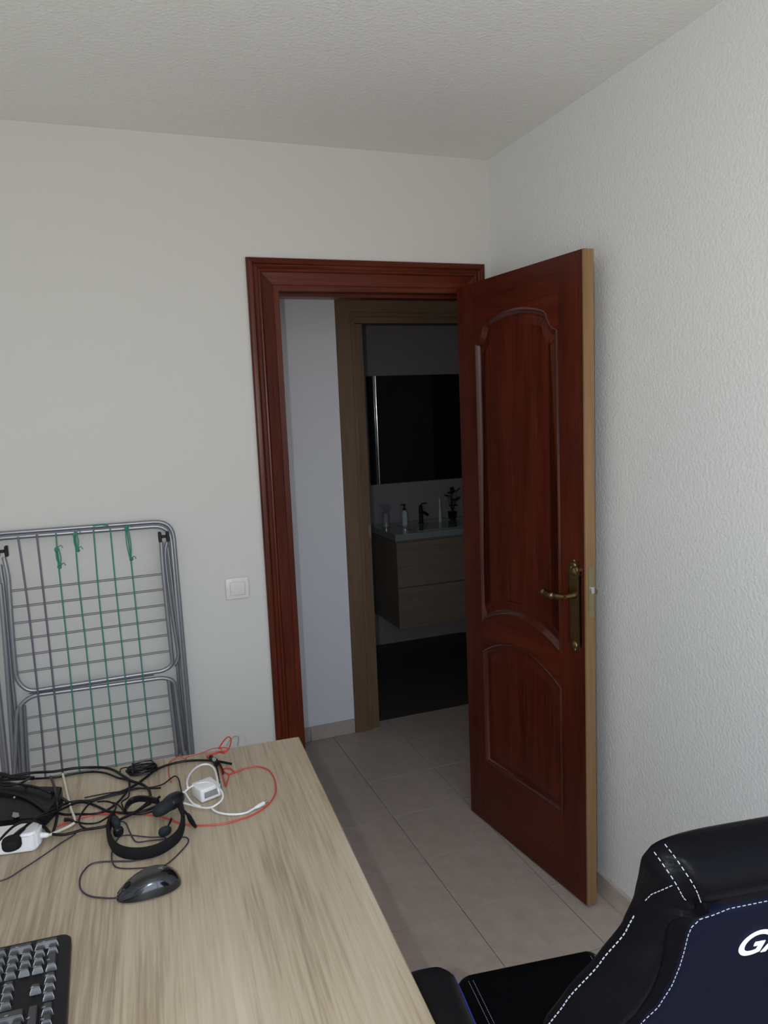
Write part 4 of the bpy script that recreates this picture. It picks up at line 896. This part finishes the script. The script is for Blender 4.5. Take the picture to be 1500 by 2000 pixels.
for sg in (-1, 1):
    for du in (0, .009): stitches('stitching', [(sg*(.1330-du-.0003*k), .225-.012*k) for k in range(34)], length=.003, gap=.002, r=.0005, fn=sf)
    # arm rests
    arm = bpy.data.objects.new('armrest', None); C.objects.link(arm); arm.parent = chair
    bm = bmesh.new(); rows = []
    for j in range(26):
        f = j/25; v = .100 - .26*f; hwz = .046*math.sqrt(max(0, 1-(1-min(f/.14, 1))**2))*math.sqrt(max(0, 1-(1-min((1-f)/.14, 1))**2))+.0006; row = []
        for k in range(20):
            a = 2*PI*k/20; ca, sa = math.cos(a), math.sin(a); row.append(bm.verts.new((sg*.2535 + hwz*math.copysign(abs(ca)**.7, ca), v, .646+.014*math.copysign(abs(sa)**.7, sa)*(hwz/.0466)**.5)))
        rows.append(row)
    for A, B in zip(rows, rows[1:]):
        for k in range(20): bm.faces.new((A[k], A[(k+1) % 20], B[(k+1) % 20], B[k]))
    bm.faces.new(rows[0][::-1]); bm.faces.new(rows[-1]); from_bm('arm_pad', bm, M['black'], arm, True, 1.0)
    tube('edge_line', [(sg*.2535+.0455, .075, .648), (sg*.2535+.0475, .03, .648), (sg*.2535+.0475, -.05, .648), (sg*.2535+.0470, -.12, .648)], .0016, M['blue'], arm, 6, 6)  # thin blue line along the right edge of the pad
    box('arm_post', (sg*.2535-.02, -.06, .40), (sg*.2535+.02, -.01, .634), M['black'], arm, .004, 1)
    box('arm_bracket', (min(sg*.10, sg*.27), -.07, .375), (max(sg*.10, sg*.27), -.02, .402), M['black'], arm, .004, 1)
turned('gas_lift', [(.028, .10), (.028, .24), (.018, .245), (.018, .372)], M['black'], chair)
box('tilt_mechanism', (-.09, -.12, .352), (.09, .12, .394), M['black'], chair, .006, 1)
for sg in (-1, 1): box('back_hinge', (sg*.17-.02, -.33, .38), (sg*.17+.02, -.22, .52), M['black'], chair, .006, 1)
for k in range(5):
    a = 2*PI*k/5 + .3; d = Vector((math.cos(a), math.sin(a), 0))
    tube('base_spoke', [d*.02+Vector((0, 0, .125)), d*.16+Vector((0, 0, .105)), d*.29+Vector((0, 0, .075))], .022, M['black'], chair, 5, 10, flat=.7, rfun=lambda t: 1.15-.5*t)
    cst = bpy.data.objects.new('caster', None); C.objects.link(cst); cst.parent = chair; p = d*.285
    s_ = Vector((-d.y, d.x, 0))
    for q_ in (-1, 1):
        c = p + s_*.013*q_; bm = bmesh.new(); lathe(bm, [(.020, -.008), (.0285, -.006), (.0285, .006), (.020, .008)], (0, 0, 0), 20, 'y'); bm.transform(Matrix.Translation((c.x, c.y, .0290)) @ Matrix.Rotation(math.atan2(d.y, d.x), 4, 'Z')); from_bm('wheel', bm, M['black'], cst, True, .7)
    turned('stem', [(.006, .028), (.006, .08)], M['black'], cst, (p.x, p.y, 0), 10)

# ------------------------------------------------------------------ bathroom
VX0, VX1, VY0, VY1 = .235, 1.08, 1.70, 2.199
van = thing('vanity', 'wall hung wooden bathroom vanity with two drawers under a pale basin top', 'vanity', (VX0, VY1, .246))
def vb(nm, lo, hi, m, bev=0.0): return part_w(box(nm, lo, hi, m, None, bev, 1), van)
vb('body', (VX0, VY0+.02, .246), (VX1, VY1, .800), M['vanity'])
vb('drawer', (VX0-.001, VY0, .514), (VX1, VY0+.019, .793), M['vanity'], .001); vb('drawer', (VX0-.001, VY0, .246), (VX1, VY0+.019, .505), M['vanity'], .001)
bm = bmesh.new(); bx(bm, (VX0-.012, VY0-.012, .808), (VX1, VY1, .848)); part_w(from_bm('basin_top', bm, M['ceramic'], None), van)
bm = bmesh.new()
for lo, hi in (((VX0+.15, VY0+.03, .848), (VX1-.06, VY0+.045, .853)), ((VX0+.15, VY1-.13, .848), (VX1-.06, VY1-.115, .853)), ((VX0+.15, VY0+.045, .848), (VX0+.165, VY1-.13, .853)), ((VX1-.075, VY0+.045, .848), (VX1-.06, VY1-.13, .853))): bx(bm, lo, hi)
part_w(from_bm('basin_rim', bm, M['ceramic'], None), van)
mir = thing('mirror', 'large rectangular mirror over the bathroom vanity with an added chrome rail for its bright reflected streak', 'mirror', (.265, 2.199, 1.12))
part_w(box('glass', (.285, 2.180, 1.118), (1.10, 2.1985, 1.838), M['mirror'], None), mir)
part_w(box('side_panel', (.255, 2.175, 1.118), (.2845, 2.1985, 1.838), M['black'], None), mir)
bm = bmesh.new(); lathe(bm, [(.009, 1.119), (.009, 1.837)], (.312, 2.172, 0), 24); part_w(from_bm('streak_rail', bm, M['chrome'], None, True, .8), mir)  # added chrome rail, stands in for a bright streak reflected in the mirror
def at(px): return None
P1, P2, P3, P4 = [[0.2893, 2.02, 0.8676], [0.4228, 2.02, 0.8416], [0.5531, 2.02, 0.8574], [0.6805, 2.02, 0.8389]]
zt = .848
cup = thing('toothbrush_cup', 'white cup holding lilac toothbrushes, leftmost on the bathroom vanity', 'cup', (P1[0], 2.02, zt))
turned('cup', [(.019, 0), (.022, .002), (.022, .094), (.020, .094), (.019, .01), (.001, .008)], M['ceramic'], cup)
tube('toothbrush', [(-.004, 0, .01), (-.012, 0, .10), (-.018, 0, .150)], .004, M['lilac'], cup, 3); tube('toothbrush', [(.004, .004, .01), (.012, .004, .10), (.020, .004, .138)], .004, M['lilac'], cup, 3)
box('brush_head', (-.028, -.006, .128), (-.004, .006, .152), M['lilac'], cup, .002, 1); box('brush_head', (.008, -.002, .118), (.034, .010, .140), M['lilac'], cup, .002, 1)
dsp = thing('soap_dispenser', 'clear soap dispenser with a black pump beside the tap', 'bottle', (P2[0], 2.02, zt))
turned('bottle', [(.018, 0), (.020, .002), (.020, .088), (.012, .098), (.009, .104)], M['glass'], dsp); turned('pump', [(.010, .100), (.010, .112), (.004, .114), (.004, .132), (.009, .133), (.009, .142)], M['black'], dsp)
tube('spout', [(0, 0, .138), (-.018, 0, .140), (-.026, 0, .134)], .0035, M['black'], dsp, 3)
fau = thing('tap', 'dark metal basin tap on the bathroom vanity', 'tap', (P3[0], 2.05, zt))
turned('body', [(.020, 0), (.020, .004), (.013, .008), (.013, .115), (.010, .120)], M['black'], fau); tube('spout', [(0, 0, .075), (0, -.05, .078), (0, -.11, .070)], .010, M['black'], fau, 4); tube('lever', [(0, 0, .120), (.01, 0, .130), (.042, 0, .134)], .0045, M['black'], fau, 4)
spr = thing('glass_vase', 'slim clear glass vase standing right of the tap', 'vase', (P4[0], 2.02, zt))
turned('vase', [(.011, 0), (.012, .002), (.010, .06), (.006, .10), (.007, .158), (.005, .160)], M['glass'], spr)
pla = thing('potted_plant', 'small dark leafy pot plant at the right of the vanity', 'plant', (.80, 2.08, zt))
turned('pot', [(.024, 0), (.032, .05), (.033, .055), (.028, .055)], M['black'], pla)
rnd = random.Random(5)
for k in range(16):
    a = rnd.uniform(0, 2*PI); r_ = rnd.uniform(.02, .075); h_ = rnd.uniform(.10, .215); bm = bmesh.new(); d = Vector((math.cos(a), math.sin(a), 0))
    bmesh.ops.create_uvsphere(bm, u_segments=8, v_segments=6, radius=1, matrix=Matrix.Translation(d*r_*.8+Vector((0, 0, h_))) @ Matrix.Rotation(a, 4, 'Z') @ Matrix.Rotation(rnd.uniform(-.8, .2), 4, 'Y') @ Matrix.Diagonal((.026, .014, .004, 1)))
    sweep(bm, [Vector((0, 0, .05)), d*r_*.4+Vector((0, 0, h_*.7)), d*r_*.7+Vector((0, 0, h_))], .0012, 5); from_bm('leaf', bm, M['leaf'], pla, True)
